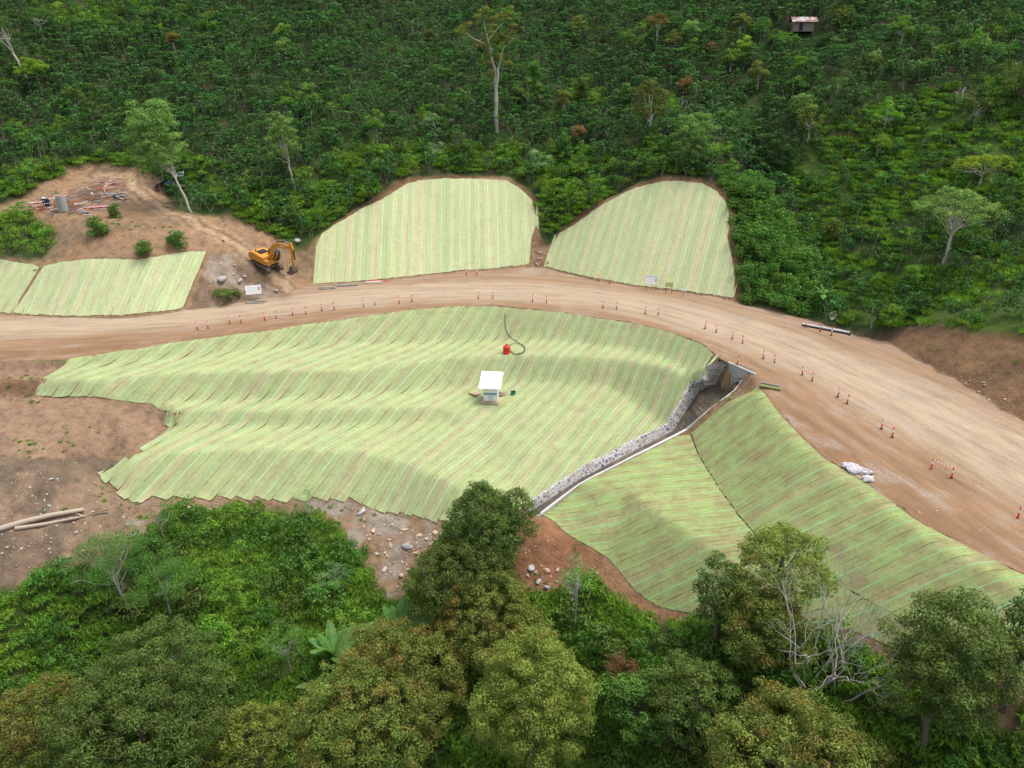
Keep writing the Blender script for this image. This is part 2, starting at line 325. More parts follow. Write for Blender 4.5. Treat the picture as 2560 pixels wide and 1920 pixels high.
# ---------------------------------------------------------------- ground
gm = NT('earth')
P = gm.geo(); base = gm.attr('Col').outputs['Color']
n1 = gm.noise(P, 1.1, 6, .65); n2 = gm.noise(P, 6, 5, .7); n3 = gm.noise(P, .25, 3)
c = gm.mix(1.0, base, gm.ramp(n1, [(.25, .55), (.5, 1.0), (.75, 1.32)]), 'MULTIPLY')
c = gm.mix(gm.math('MULTIPLY', gm.ramp(n2, [(.35, 0.0), (.6, 1.0)]), .35), c, gm.mix(1.0, c, (1.35, 1.25, 1.15), 'MULTIPLY'))
st = gm.N('ShaderNodeTexVoronoi', feature='F1'); gm.put(st.inputs['Vector'], P); st.inputs['Scale'].default_value = 2.2
rock = gm.attr('rock').outputs['Fac']
sm_ = gm.math('MULTIPLY', gm.ramp(st.outputs['Distance'], [(.18, 1.0), (.26, 0.0)]), gm.math('MULTIPLY', rock, gm.math('GREATER_THAN', gm.N('ShaderNodeSeparateColor', i_0=st.outputs['Color']).outputs[0], .62)))
c = gm.mix(gm.math('MULTIPLY', sm_, .85), c, gm.mix(gm.N('ShaderNodeSeparateColor', i_0=st.outputs['Color']).outputs[1], (.22, .2, .19), (.48, .36, .27)))
hgt = gm.math('ADD', gm.math('MULTIPLY', n2, .5), gm.math('ADD', n1, sm_))
gm.bsdf(c, .95, 0, .15, gm.bump(hgt, 1.0, .3))
def lerp(a, b, t): return a*(1-t[..., None])+np.array(b)*t[..., None]
n_a = fbm(GX, GY, 7, 21); n_b = fbm(GX, GY, 2.2, 25); n_c = fbm(GX, GY, 22, 28)
C = np.zeros(ZG.shape+(3,))+np.array((.36, .235, .145))
C = lerp(C, (.25, .18, .115), np.clip((n_a-.4)*4, 0, 1)*.8)
C = lerp(C, (.43, .25, .13), np.clip((n_b-.5)*5, 0, 1)*.5)
# left plain: pink-brown, the rubble slope under it greyer
lp = inpoly(PXg, PYg, D_LP) & vis
C[lp] = lerp(np.zeros_like(C)+np.array((.35, .235, .155)), (.29, .19, .125), np.clip((n_a-.45)*4, 0, 1))[lp]
lowp = lp & (PYg > 1150+60*(n_c-.5)); C[lowp] = lerp(np.zeros_like(C)+np.array((.2, .15, .105)), (.31, .215, .145), np.clip((n_b-.4)*4, 0, 1))[lowp]
steep = lp & (PYg > 945) & (PYg < 992); C[steep] = np.array((.25, .15, .09))
rb = inpoly(PXg, PYg, D_RB) & vis
C[rb] = lerp(np.zeros_like(C)+np.array((.17, .115, .08)), (.27, .165, .09), np.clip((n_a-.45)*5, 0, 1))[rb]
rimm = inpoly(PXg, PYg, D_RIM) & vis & ~IN_ROAD; C[rimm] = lerp(np.zeros_like(C)+np.array((.23, .125, .075)), (.42, .28, .17), np.clip((n_a-.5)*5, 0, 1))[rimm]
tt = inpoly(PXg, PYg, D_TOE) & vis; C[tt] = lerp(np.zeros_like(C)+np.array((.3, .2, .13)), (.34, .29, .24), np.clip((n_b-.45)*6, 0, 1))[tt]
dd = inpoly(PXg, PYg, D_DR) & vis; C[dd] = lerp(np.zeros_like(C)+np.array((.32, .165, .09)), (.3, .2, .12), np.clip((n_a-.4)*4, 0, 1))[dd]
mound = inpoly(PXg, PYg, [(525,640),(600,640),(700,690),(740,720),(712,738),(529,769),(470,775)]) & vis
C[mound] = lerp(np.zeros_like(C)+np.array((.26, .18, .12)), (.42, .34, .27), np.clip((n_b-.45)*5, 0, 1))[mound]
trk = segdist(np.stack([GX.ravel(), GY.ravel()], 1), TRK)[0].reshape(GX.shape) if False else None
_m = (np.abs(GX+42) < 30) & (GY > 90) & (GY < 125)
_d = np.full(ZG.shape, 99.0); _d[_m] = segdist(np.stack([GX[_m], GY[_m]], 1), [PB[4], PB[5]]+TRK)[0]
tw = np.clip(1-np.abs(_d)/2.2, 0, 1)*IN_DIRT; C = lerp(C, (.52, .37, .24), np.clip(tw*2, 0, 1)*.85); rut = (np.abs(_d-1.0) < .32)*IN_DIRT; C = lerp(C, (.22, .14, .085), rut*.75)
pit_shade = (inpoly(PXg, PYg, [(85,520),(150,505),(215,512),(200,535),(130,540),(90,530)]) | inpoly(PXg, PYg, [(185,490),(255,462),(285,470),(262,500),(205,505)])) & vis
C = lerp(C, (.2, .1, .06), soft(pit_shade, 2)*.85)  # pits are colour only: dark paint stands in for their shaded hollows
C[IN_MAT | (soft(CHv, 3) > .02)] = np.array((.3, .2, .12))
C *= np.array([.70, .70, .68])
green = lerp(np.zeros_like(C)+np.array((.022, .036, .012)), (.045, .075, .018), np.clip((n_a-.35)*3, 0, 1))
_fr = ((PYg > 1200) | inpoly(PXg, PYg, [(1960,420),(2100,300),(2800,150),(2800,880),(2110,810)]))*vis; green = lerp(green, (.07, .12, .022), _fr*np.clip((n_c-.3)*3, 0, 1))
green = lerp(green, (.1, .075, .045), np.clip((n_b-.6)*6, 0, 1)*.6)
vv = np.clip(sv*1.6-.3+(n_b-.5)*.9, 0, 1); C = C*(1-vv[..., None])+green*vv[..., None]
grow = np.clip((fbm(GX, GY, 4, 31)-.56)*8, 0, 1)*(IN_DIRT & ~IN_GB)*(PYg > 640)*(PYg < 900)*(PXg < 500)*.8; C = C*(1-grow[..., None])+np.array((.09, .12, .035))*grow[..., None]
rockm = (IN_DIRT*.55+lowp*.45+(inpoly(PXg, PYg, D_TOE) & vis)*.5+mound*.4)
Zlow = ZG-.12*(soft(IN_ROAD, 1) > .9)-.1*(soft(IN_MAT, 1) > .9)
_ha = U(1821,909,-.1); CH = inpoly(GX, GY, [p[:2] for p in WL]+[p[:2] for p in WR[::-1]]+[_ha[:2], U(1793,904,-.05)[:2]])
def dil(m):
    P = np.pad(m, 1); return P[:-2, 1:-1] | P[2:, 1:-1] | P[1:-1, :-2] | P[1:-1, 2:] | m
_wc = U(1783,930,-1.5); _nearw = np.hypot(GX-_wc[0], GY-_wc[1]) < 3.2; CH2 = dil(dil(dil(CH))) & _nearw & ~IN_ROAD; CH = CH | CH2
_cp = np.stack([GX[CH], GY[CH]], 1); _fz = segdist(_cp, FLc)[1]-.45; Zlow[CH] = np.minimum(Zlow[CH], _fz)
Vg = np.stack([GX, GY, Zlow], -1).reshape(-1, 3)
idx = np.arange(NX*NY).reshape(NY, NX)
Fg = np.stack([idx[:-1, :-1], idx[:-1, 1:], idx[1:, 1:], idx[1:, :-1]], -1).reshape(-1, 4)
me = npmesh('ground', Vg, Fg, True); cattr(me, 'Col', C.reshape(-1, 3)); fattr(me, 'rock', rockm)
go = link('ground', me, None, [gm.m]); tag(go, kind='structure')

# ---------------------------------------------------------------- dirt road
def drape(name, poly, sp, off, mat, extra=None):
    P2 = [Vector(p[:2]) for p in poly]
    xs = [p.x for p in P2]; ys = [p.y for p in P2]
    XX, YY = np.meshgrid(np.arange(min(xs), max(xs), sp), np.arange(min(ys), max(ys), sp))
    q = [(p.x, p.y) for p in P2]; ins = inpoly(XX, YY, q); XX, YY = XX[ins], YY[ins]
    d = segdist(np.stack([XX, YY], 1), [(*p, 0) for p in q+[q[0]]])[0]; k = d > sp*.5
    allv = P2+[Vector(v) for v in zip(XX[k], YY[k])]
    n = len(P2); r = mgeo.delaunay_2d_cdt(allv, [(i, (i+1) % n) for i in range(n)], [], 1, 1e-4)
    V = np.array([[v.x, v.y] for v in r[0]]); Z = HZ(V[:, 0], V[:, 1])+off
    me = npmesh(name, np.column_stack([V, Z]), [list(f) for f in r[2] if len(f) == 3], True)
    return me, V
def subdiv(line, step, jit=0.0, seed=1):
    rs = np.random.RandomState(seed); out = []
    for a, b in zip(line[:-1], line[1:]):
        a = np.array(a[:2]); b = np.array(b[:2]); n = max(1, int(np.hypot(*(b-a))/step))
        for k in range(n): out.append(tuple(a+(b-a)*k/n+rs.randn(2)*jit))
    out.append(tuple(line[-1][:2])); return out
rl_f = subdiv([p for p in rlow], 1.0, .1, 3); ru_f = subdiv([p for p in rup], 1.0, .08, 4)
rp = rl_f+ru_f[::-1]
rp = [p for p in rp if X0+1 < p[0] < X1-1 and Y0+1 < p[1] < Y1-1]
me, V = drape('road', rp, .8, .02, None)
def resamp(line, n):
    L = np.array(line)[:, :2]; s = np.r_[0, np.cumsum(np.hypot(*np.diff(L, axis=0).T))]; q = np.linspace(0, s[-1], n)
    return np.stack([np.interp(q, s, L[:, 0]), np.interp(q, s, L[:, 1])], 1)
_a, _b = resamp(rlow, 200), resamp(rup, 200)
for _q in (_a, _b):
    for _ in range(500): _q[1:-1] = (_q[:-2]+_q[2:]+2*_q[1:-1])/4
wd = np.array([np.hypot(*(_b-p).T).min() for p in _a])
for _ in range(100): wd[1:-1] = (wd[:-2]+wd[2:]+2*wd[1:-1])/4
dl, _, sa = segdist(V, np.column_stack([_a, np.zeros(200)]))
_s = np.r_[0, np.cumsum(np.hypot(*np.diff(_a, axis=0).T))]; wl = np.interp(sa, _s, wd)
fattr(me, 'across', np.clip(dl/wl, 0, 1.2)); fattr(me, 'along', sa)
fattr(me, 'dup', segdist(V, rup)[0])
rd = NT('road_dirt')
ac = rd.attr('across').outputs['Fac']; al = rd.attr('along').outputs['Fac']; P = rd.geo()
cv = rd.N('ShaderNodeCombineXYZ'); rd.put(cv.inputs[0], rd.math('MULTIPLY', al, .06)); rd.put(cv.inputs[1], rd.math('MULTIPLY', ac, 9))
s1 = rd.noise(cv.outputs[0], 1.6, 5, .6)
cv2 = rd.N('ShaderNodeCombineXYZ'); rd.put(cv2.inputs[0], rd.math('MULTIPLY', al, .25)); rd.put(cv2.inputs[1], rd.math('MULTIPLY', ac, 34))
s2 = rd.noise(cv2.outputs[0], 1.0, 4, .6)
nn = rd.noise(P, .35, 4); nf = rd.noise(P, 5, 5, .7)
edge = rd.math('ADD', ac, rd.math('MULTIPLY', rd.math('SUBTRACT', nn, .5), .16))
zc = rd.ramp(edge, [(.0, (.21, .125, .07)), (.14, (.25, .155, .09)), (.32, (.265, .17, .1)), (.40, (.32, .235, .155)), (.6, (.37, .285, .195)), (.85, (.35, .265, .18)), (1.0, (.28, .185, .115))])
cv3 = rd.N('ShaderNodeCombineXYZ'); rd.put(cv3.inputs[0], rd.math('MULTIPLY', al, .12)); rd.put(cv3.inputs[1], rd.math('ADD', rd.math('MULTIPLY', ac, 14), rd.math('MULTIPLY', al, .11)))
s3 = rd.noise(cv3.outputs[0], 1.3, 5, .6)
c = rd.mix(1.0, zc, rd.ramp(s1, [(.25, .76), (.5, 1.0), (.8, 1.16)]), 'MULTIPLY')
c = rd.mix(1.0, c, rd.ramp(s3, [(.3, .84), (.5, 1.0), (.75, 1.1)]), 'MULTIPLY')
c = rd.mix(rd.math('MULTIPLY', rd.ramp(nn, [(.5, 0.0), (.72, 1.0)]), .35), c, (.24, .16, .1))
c = rd.mix(1.0, c, rd.ramp(s2, [(.3, .86), (.55, 1.0), (.8, 1.07)]), 'MULTIPLY')
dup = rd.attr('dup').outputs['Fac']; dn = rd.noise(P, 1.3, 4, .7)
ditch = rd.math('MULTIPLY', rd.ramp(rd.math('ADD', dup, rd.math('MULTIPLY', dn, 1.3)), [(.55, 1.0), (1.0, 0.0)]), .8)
gravel = rd.math('MULTIPLY', rd.ramp(rd.math('ADD', s1, rd.math('MULTIPLY', nn, .5)), [(.78, 0.0), (.92, 1.0)]), rd.ramp(nf, [(.35, .2), (.6, 1.0)]))
c = rd.mix(rd.math('MULTIPLY', gravel, .6), c, (.3, .27, .235))
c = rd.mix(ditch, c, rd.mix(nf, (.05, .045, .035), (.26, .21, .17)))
c = rd.mix(1.0, c, rd.ramp(nf, [(.3, .84), (.7, 1.12)]), 'MULTIPLY')
rd.bsdf(c, .95, 0, .1, rd.bump(rd.math('ADD', rd.math('MULTIPLY', s2, .6), rd.math('ADD', nf, s1)), .55, .07))
tag(link('road', me, None, [rd.m]), kind='structure')

# ---------------------------------------------------------------- erosion mats: rolls laid side by side down the slopes
def mat_material(name, c1, c2, c3, soil, line, seam, mott, linew):
    t = NT(name); uv = t.N('ShaderNodeUVMap', uv_map='roll').outputs[0]
    sp = t.N('ShaderNodeSeparateXYZ'); t.put(sp.inputs[0], uv); u, v = sp.outputs[0], sp.outputs[1]
    P = t.geo()
    wn_ = t.N('ShaderNodeTexWhiteNoise', noise_dimensions='1D'); t.put(wn_.inputs['W'], t.math('ADD', t.math('FLOOR', u), .37)); r = wn_.outputs['Value']
    wn2 = t.N('ShaderNodeTexWhiteNoise', noise_dimensions='1D'); t.put(wn2.inputs['W'], t.math('ADD', t.math('FLOOR', t.math('ADD', u, .5)), 7.7)); r2 = wn2.outputs['Value']
    fr = t.math('FRACT', u)
    rr = t.mix(.35, r, r2)
    half = t.math('GREATER_THAN', fr, .5); rh = t.math('FRACT', t.math('ADD', t.math('MULTIPLY', r, 1.7), t.math('MULTIPLY', half, .37)))
    c = t.ramp(rh, [(.0, c1), (.35, c2), (.6, c1), (.8, c3), (1.0, c2)])
    cv = t.N('ShaderNodeCombineXYZ'); t.put(cv.inputs[0], t.math('MULTIPLY', u, 2.2)); t.put(cv.inputs[1], t.math('MULTIPLY', v, .12))
    streak = t.noise(cv.outputs[0], 3, 4, .6)
    m1 = t.noise(P, .55, 5, .62); m2 = t.noise(P, 2.4, 4, .65)
    c = t.mix(t.math('MULTIPLY', t.ramp(m1, [(.42, 0.0), (.68, 1.0)]), mott), c, soil)
    c = t.mix(1.0, c, t.ramp(streak, [(.25, .86), (.55, 1.02), (.8, 1.1)]), 'MULTIPLY')
    c = t.mix(1.0, c, t.ramp(m2, [(.25, .86), (.75, 1.1)]), 'MULTIPLY')
    fine = t.noise(P, 14, 3, .7); c = t.mix(1.0, c, t.ramp(fine, [(.3, .88), (.7, 1.08)]), 'MULTIPLY')
    # coloured edge thread in the middle of each roll pair, and the seam
    wob = t.math('MULTIPLY', t.math('SUBTRACT', t.noise(P, .8, 2), .5), .05)
    dl_ = t.math('ABSOLUTE', t.math('SUBTRACT', t.math('ADD', fr, wob), .5))
    strength = t.math('MULTIPLY', t.ramp(t.noise(cv.outputs[0], 9, 3), [(.35, .15), (.6, 1.0)]), t.math('MULTIPLY_ADD', r, *((.35, .65) if seam == 0 else (.7, .3))))
    c = t.mix(t.math('MULTIPLY', t.math('LESS_THAN', dl_, linew), strength), c, line)
    ds = t.math('MINIMUM', fr, t.math('SUBTRACT', 1.0, fr))
    c = t.mix(t.math('MULTIPLY', t.math('LESS_THAN', ds, .013), seam), c, (.14, .12, .05))
    # pins: small dark dimples in a staggered pattern
    pv = t.N('ShaderNodeCombineXYZ'); t.put(pv.inputs[0], t.math('MULTIPLY', u, 2.0)); t.put(pv.inputs[1], t.math('ADD', t.math('MULTIPLY', v, .9), t.math('MULTIPLY', t.math('FLOOR', t.math('MULTIPLY', u, 2.0)), .5)))
    fx = t.N('ShaderNodeVectorMath', operation='FRACTION'); t.put(fx.inputs[0], pv.outputs[0])
    dv = t.N('ShaderNodeVectorMath', operation='DISTANCE'); t.put(dv.inputs[0], fx.outputs[0]); dv.inputs[1].default_value = (.5, .5, 0)
    pin = t.math('LESS_THAN', dv.outputs['Value'], .045)
    c = t.mix(t.math('MULTIPLY', pin, .5 if mott > .6 else .38), c, (.07, .09, .03))
    hb = t.math('ADD', t.math('MULTIPLY', m2, .8), t.math('ADD', fine, t.math('MULTIPLY', t.ramp(dv.outputs['Value'], [(.0, 0.0), (.3, 1.0)]), .6 if mott > .6 else .2)))
    t.bsdf(c, .85, 0, .2, t.bump(hb, .55, .06)); return t.m
MT1 = mat_material('mat_weave', (.345, .385, .175), (.285, .36, .16), (.375, .355, .195), (.29, .26, .14), (.36, .62, .38), .5, .58, .03)
MT2 = mat_material('mat_weave_mossy', (.3, .355, .135), (.27, .35, .125), (.33, .32, .15), (.255, .21, .1), (.2, .56, .28), .0, .9, .026)
MT3 = mat_material('mat_weave_pale', (.445, .465, .24), (.365, .44, .215), (.485, .44, .265), (.38, .355, .2), (.38, .66, .46), .25, .35, .03)
Zbl = blur(ZG, 6)
def scan_v(poly, u0, vs, dr, ac):
    x = u0*ac[0]+vs*dr[0]; y = u0*ac[1]+vs*dr[1]; ins = inpoly(x, y, poly); e = np.diff(ins.astype(int))
    a = vs[np.where(e == 1)[0]+1]; b = vs[np.where(e == -1)[0]]; return list(zip(a, b[:len(a)]))
def mat(name, label, polypx, dr, W, material, zig=0.0, fold=.035, lift=1.0, seed=1, wrinkle=0.0):
    poly = [tuple(G(*p)[:2]) for p in polypx]
    dr = np.array(dr)/np.hypot(*dr); ac = np.array([-dr[1], dr[0]]); P = np.array(poly)
    us = P@ac; vv_ = P@dr; u0, u1 = us.min(), us.max(); vs = np.arange(vv_.min()-1, vv_.max()+1, .1)
    V, Fc, UV = [], [], []; rs = np.random.RandomState(seed)
    NC = 6
    for k in range(int(math.floor(u0/W)), int(math.ceil(u1/W))):
        cols = [(k+c/NC)*W for c in range(NC+1)]; cols[0] += .01*W; cols[-1] -= .003*W
        mid = scan_v(poly, (k+.5)*W, vs, dr, ac)
        if not mid: mid = scan_v(poly, (k+.25)*W, vs, dr, ac) or scan_v(poly, (k+.75)*W, vs, dr, ac)
        for si, (ma, mb) in enumerate(mid):
            if mb-ma < (1.2 if not zig else .4): continue
            ivs = []
            for c in cols:
                L = [i for i in scan_v(poly, c, vs, dr, ac) if i[0] < mb and i[1] > ma]
                a, b = (min(i[0] for i in L), max(i[1] for i in L)) if L else (ma, mb)
                if abs(a-ma) > 3: a = ma
                if abs(b-mb) > 3: b = mb
                ivs.append((a, b))
            xe = (k+.5)*W*ac[0]+mb*dr[0]; ye = (k+.5)*W*ac[1]+mb*dr[1]; pe = proj(xe, ye, HZ(xe, ye)); zz_ = zig if (pe[1] > 1215 and pe[0] < 1200) else 0
            ivs = [(a, b*(1-zz_)+mb*zz_) for a, b in ivs]
            jb = rs.randn()*.22*(zz_ > 0); tilt = .1*zz_
            n = max(2, int((mb-ma)/.4)); base = len(V)
            ch = rs.rand()
            for ci, c in enumerate(cols):
                a, b = ivs[ci]; b = b+jb+tilt*(ci/NC-.5)
                s = np.linspace(a, b, n+1); x = c*ac[0]+s*dr[0]; y = c*ac[1]+s*dr[1]
                z = HZ(x, y); zb = HZ(x, y, Zbl)
                hang = np.clip(zb-z, 0, .6)
                fe = ci/NC
                z = z+.035+.45*fold*fe+hang*(.15+.55*fe)*lift+.02*np.sin(s*2.1+k*3)*fe
                if wrinkle: z = z+wrinkle*(vnoise(x*3, y*3, .5, 3)-.4)*np.clip((b-s < 2.2), 0, 1)
                for q in range(n+1): V.append((x[q], y[q], z[q])); UV.append((k+(.02+.96*ci/NC), s[q]/W))
            for ci in range(NC):
                for q in range(n):
                    a0 = base+ci*(n+1)+q; Fc.append((a0, a0+1, a0+n+2, a0+n+1))
            # right-hand free edge folds down so that the roll has thickness
            b0 = len(V); e0 = base+NC*(n+1)
            for q in range(n+1): x, y, z = V[e0+q]; V += [(x, y, z), (x, y, z-fold)]; UV += [(k+.9, 0), (k+.9, 0)]
            for q in range(n): Fc.append((b0+2*q, b0+2*q+2, b0+2*q+3, b0+2*q+1))
    me = npmesh(name, V, Fc, True); lay = me.uv_layers.new(name='roll'); UV = np.array(UV, np.float32)
    lay.data.foreach_set('uv', UV[np.array(Fc).ravel()].ravel())
    o = link(name, me, None, [material]); tag(o, label, 'erosion mat', 'green erosion mats pinned over the cut slopes')
    return o
mat('erosion_mat', 'largest striped green erosion mat, stepping down from the road around the white booth', M_MAIN, (-.60, -.80), 1.37, MT1, .45, lift=.6, seed=1, wrinkle=.10)
mat('erosion_mat', 'mottled green mat on the steep bank right of the stone drain, along the road edge', M_RA, (-1, .06), 1.5, MT2, .0, .01, .25, 2)
mat('erosion_mat', 'mottled green mat on the lower bench and toe right of the stone drain', M_RB, (-1, .2), 1.5, MT2, .0, .01, .2, 3)
mat('erosion_mat', 'pale green mat cut off by the left edge of the photo above the road', M_LL, (-.42, -.9), 1.5, MT3, .0, .02, .3, 4)
mat('erosion_mat', 'long low pale green mat above the road on the left, below the dirt pad', M_L, tuple((G(462,771)-G(521,628))[:2]), 1.5, MT3, .0, .02, .3, 5, .12)
mat('erosion_mat', 'tall pale striped mat above the road, between the excavator and the rocky gully', M_C, (.04, -1), 1.5, MT3, .0, .02, .3, 6)
mat('erosion_mat', 'rounded pale striped mat above the road, right of the rocky gully, behind the notice boards', M_R, (-.41, -.91), 1.5, MT3, .0, .02, .3, 7)
mat('erosion_mat', 'small corner of a mat at the right edge beyond the road', M_T, (-.8, -.6), 1.5, MT3, .0, .02, .3, 8)

# ================================================================ VEGETATION
def leaf_quads(P, D, N, L, W):
    """one folded diamond per leaf"""
    D = D/np.linalg.norm(D, axis=1, keepdims=True); Sd = np.cross(D, N); Sd /= np.linalg.norm(Sd, axis=1, keepdims=True)+1e-9
    L = np.broadcast_to(L, (len(P),))[:, None]; W = np.broadcast_to(W, (len(P),))[:, None]
    return np.stack([P-D*L*.5, P+Sd*W*.5+D*L*.08, P+D*L*.5, P-Sd*W*.5+D*L*.08], 1).reshape(-1, 3)
def sph(n, rs, up=0.0):
    v = rs.randn(n, 3); v /= np.linalg.norm(v, axis=1, keepdims=True)
    if up: v[:, 2] = np.where(rs.rand(n) < up, abs(v[:, 2]), v[:, 2])
    return v
def foliage(name, clumps, nleaf, L, W, rs, droop=.35, shell=(.72, 1.05), flat=.8, up=.6):
    """clumps: list of (centre, radius, tone). returns mesh of leaves"""
    PP, DD, NN, TT, SZ = [], [], [], [], []
    for c, r, tone in clumps:
        n = int(nleaf*(r/1.0)**1.6*rs.uniform(.85, 1.15)) if nleaf > 0 else 0
        if n < 4: n = 4
        d = sph(n, rs, up); rad = r*rs.uniform(shell[0], shell[1], n)**.7
        p = np.array(c)+d*rad[:, None]*np.array([1, 1, flat])
        tang = rs.randn(n, 3); tang -= (tang*d).sum(1)[:, None]*d*.6; tang /= np.linalg.norm(tang, axis=1, keepdims=True)
        ld = tang+d*.3; ld[:, 2] -= droop
        nn = d*.75+rs.randn(n, 3)*.5; nn[:, 2] += .35
        PP.append(p); DD.append(ld); NN.append(nn); TT.append(np.clip(rs.rand(n)*.45+tone*.4+.25*(d[:, 2]), 0, 1)); SZ.append(rs.uniform(.7, 1.3, n))  # clump tops tinted lighter, undersides darker: light from above put into the colour
    P = np.concatenate(PP); D = np.concatenate(DD); N = np.concatenate(NN); T_ = np.concatenate(TT); s = np.concatenate(SZ)
    V = leaf_quads(P, D, N, L*s, W*s); n = len(P)
    me = npmesh(name, V, np.arange(4*n).reshape(n, 4)); fattr(me, 'tint', np.repeat(T_, 4)); return me
def tubes(name, paths, sides=6):
    """paths: list of (points, r0, r1)"""
    V, Fc = [], []
    for pts, r0, r1 in paths:
        pts = [np.array(p, float) for p in pts]; n = len(pts); b = len(V)
        for i, p in enumerate(pts):
            a = pts[min(i+1, n-1)]-pts[max(i-1, 0)]; a /= np.linalg.norm(a)+1e-9
            h = np.array([1, 0, 0]) if abs(a[0]) < .8 else np.array([0, 1, 0])
            s = np.cross(a, h); s /= np.linalg.norm(s); q = np.cross(a, s); r = r0+(r1-r0)*i/max(1, n-1)
            for k in range(sides):
                th = 2*math.pi*k/sides; V.append(p+(s*math.cos(th)+q*math.sin(th))*r)
        for i in range(n-1):
            for k in range(sides):
                a0 = b+i*sides+k; a1 = b+i*sides+(k+1) % sides; Fc.append((a0, a1, a1+sides, a0+sides))
        for e, o in ((b, 1), (b+(n-1)*sides, -1)):
            if sides == 4: Fc.append((e, e+1, e+2, e+3))
    return npmesh(name, np.array(V), np.array(Fc), True)
def wig(a, b, n, amp, rs):
    a = np.array(a, float); b = np.array(b, float); t = np.linspace(0, 1, n+1); P = a+(b-a)*t[:, None]
    P[1:-1] += rs.randn(n-1, 3)*amp; return P
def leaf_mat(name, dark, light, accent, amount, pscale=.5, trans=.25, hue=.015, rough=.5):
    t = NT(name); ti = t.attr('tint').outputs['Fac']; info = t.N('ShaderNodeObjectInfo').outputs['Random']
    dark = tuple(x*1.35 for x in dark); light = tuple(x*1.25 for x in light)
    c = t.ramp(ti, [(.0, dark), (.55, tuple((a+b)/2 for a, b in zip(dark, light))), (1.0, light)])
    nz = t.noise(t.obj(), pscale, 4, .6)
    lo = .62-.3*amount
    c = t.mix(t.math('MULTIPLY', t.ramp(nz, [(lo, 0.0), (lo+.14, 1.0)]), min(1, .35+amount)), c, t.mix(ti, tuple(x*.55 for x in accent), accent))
    h = t.N('ShaderNodeHueSaturation'); t.put(h.inputs['Hue'], t.math('MULTIPLY_ADD', info, hue*2, .5-hue)); t.put(h.inputs['Value'], t.math('MULTIPLY_ADD', t.math('FRACT', t.math('MULTIPLY', info, 7.3)), .5, .78)); t.put(h.inputs['Color'], c)
    b = t.bsdf(h.outputs[0], rough, 0, .12, out=False)
    tr = t.N('ShaderNodeBsdfTranslucent'); t.put(tr.inputs[0], t.mix(1.0, h.outputs[0], (1.5, 1.7, .6), 'MULTIPLY'))
    mx = t.N('ShaderNodeMixShader'); mx.inputs[0].default_value = trans; t.l.new(b, mx.inputs[1]); t.l.new(tr.outputs[0], mx.inputs[2]); t.l.new(mx.outputs[0], t.out.inputs[0]); return t.m
def bark_mat(name, a, b, sc=3):
    t = NT(name); P = t.obj(); n = t.noise(P, sc, 5, .7); mp = t.N('ShaderNodeMapping'); mp.inputs['Scale'].default_value = (6, 6, 1.2); t.put(mp.inputs['Vector'], P)
    n2 = t.noise(mp.outputs[0], 2.5, 4); c = t.mix(t.math('MULTIPLY_ADD', n2, .6, t.math('MULTIPLY', n, .4)), a, b); t.bsdf(c, .9, 0, .15, t.bump(n2, .6, .04)); return t.m
B_pale = bark_mat('bark_pale', (.3, .27, .22), (.55, .52, .46)); B_grey = bark_mat('bark_grey', (.2, .17, .15), (.42, .37, .34)); B_brown = bark_mat('bark_brown', (.08, .06, .045), (.2, .16, .12))
F_coffee = leaf_mat('coffee_leaves', (.012, .036, .012), (.072, .17, .04), (.1, .185, .03), .2, .6)
F_lime = leaf_mat('fresh_leaves', (.035, .085, .012), (.165, .295, .038), (.22, .3, .035), .2, .8, .32)
F_mid = leaf_mat('green_leaves', (.02, .055, .012), (.1, .2, .035), (.12, .17, .03), .25, .6, .28)
F_olive = leaf_mat('olive_leaves', (.035, .058, .01), (.18, .225, .042), (.2, .14, .035), .28, .55, .22)
F_rust = leaf_mat('rusty_leaves', (.035, .055, .012), (.165, .205, .04), (.235, .15, .04), .42, .45, .22)
F_dark = leaf_mat('dark_leaves', (.022, .045, .01), (.115, .17, .035), (.15, .12, .035), .25, .6, .2)
F_soft = leaf_mat('soft_light_leaves', (.05, .1, .03), (.17, .28, .075), (.2, .28, .06), .25, .7, .3)
F_silver = leaf_mat('silvery_leaves', (.05, .1, .035), (.2, .31, .13), (.28, .36, .2), .4, .9, .25)
F_yellow = leaf_mat('yellow_green_leaves', (.07, .13, .015), (.25, .34, .035), (.3, .3, .05), .3, .9, .35)
F_red = leaf_mat('red_young_leaves', (.07, .05, .02), (.27, .12, .06), (.13, .15, .04), .5, .9, .3)
F_orange = leaf_mat('orange_leaves', (.08, .055, .015), (.28, .17, .05), (.12, .14, .03), .35, .9, .25)
F_feather = leaf_mat('feathery_leaves', (.03, .08, .016), (.11, .235, .045), (.16, .26, .03), .15, .8, .32)
F_vine = leaf_mat('vine_leaves', (.025, .07, .014), (.115, .23, .04), (.16, .27, .03), .25, .35, .3)
GRS = leaf_mat('grass_blades', (.06, .12, .014), (.17, .29, .04), (.2, .26, .05), .25, .12, .3)
F_ban = leaf_mat('banana_leaves', (.035, .09, .022), (.12, .23, .055), (.16, .2, .05), .15, 1.0, .3)

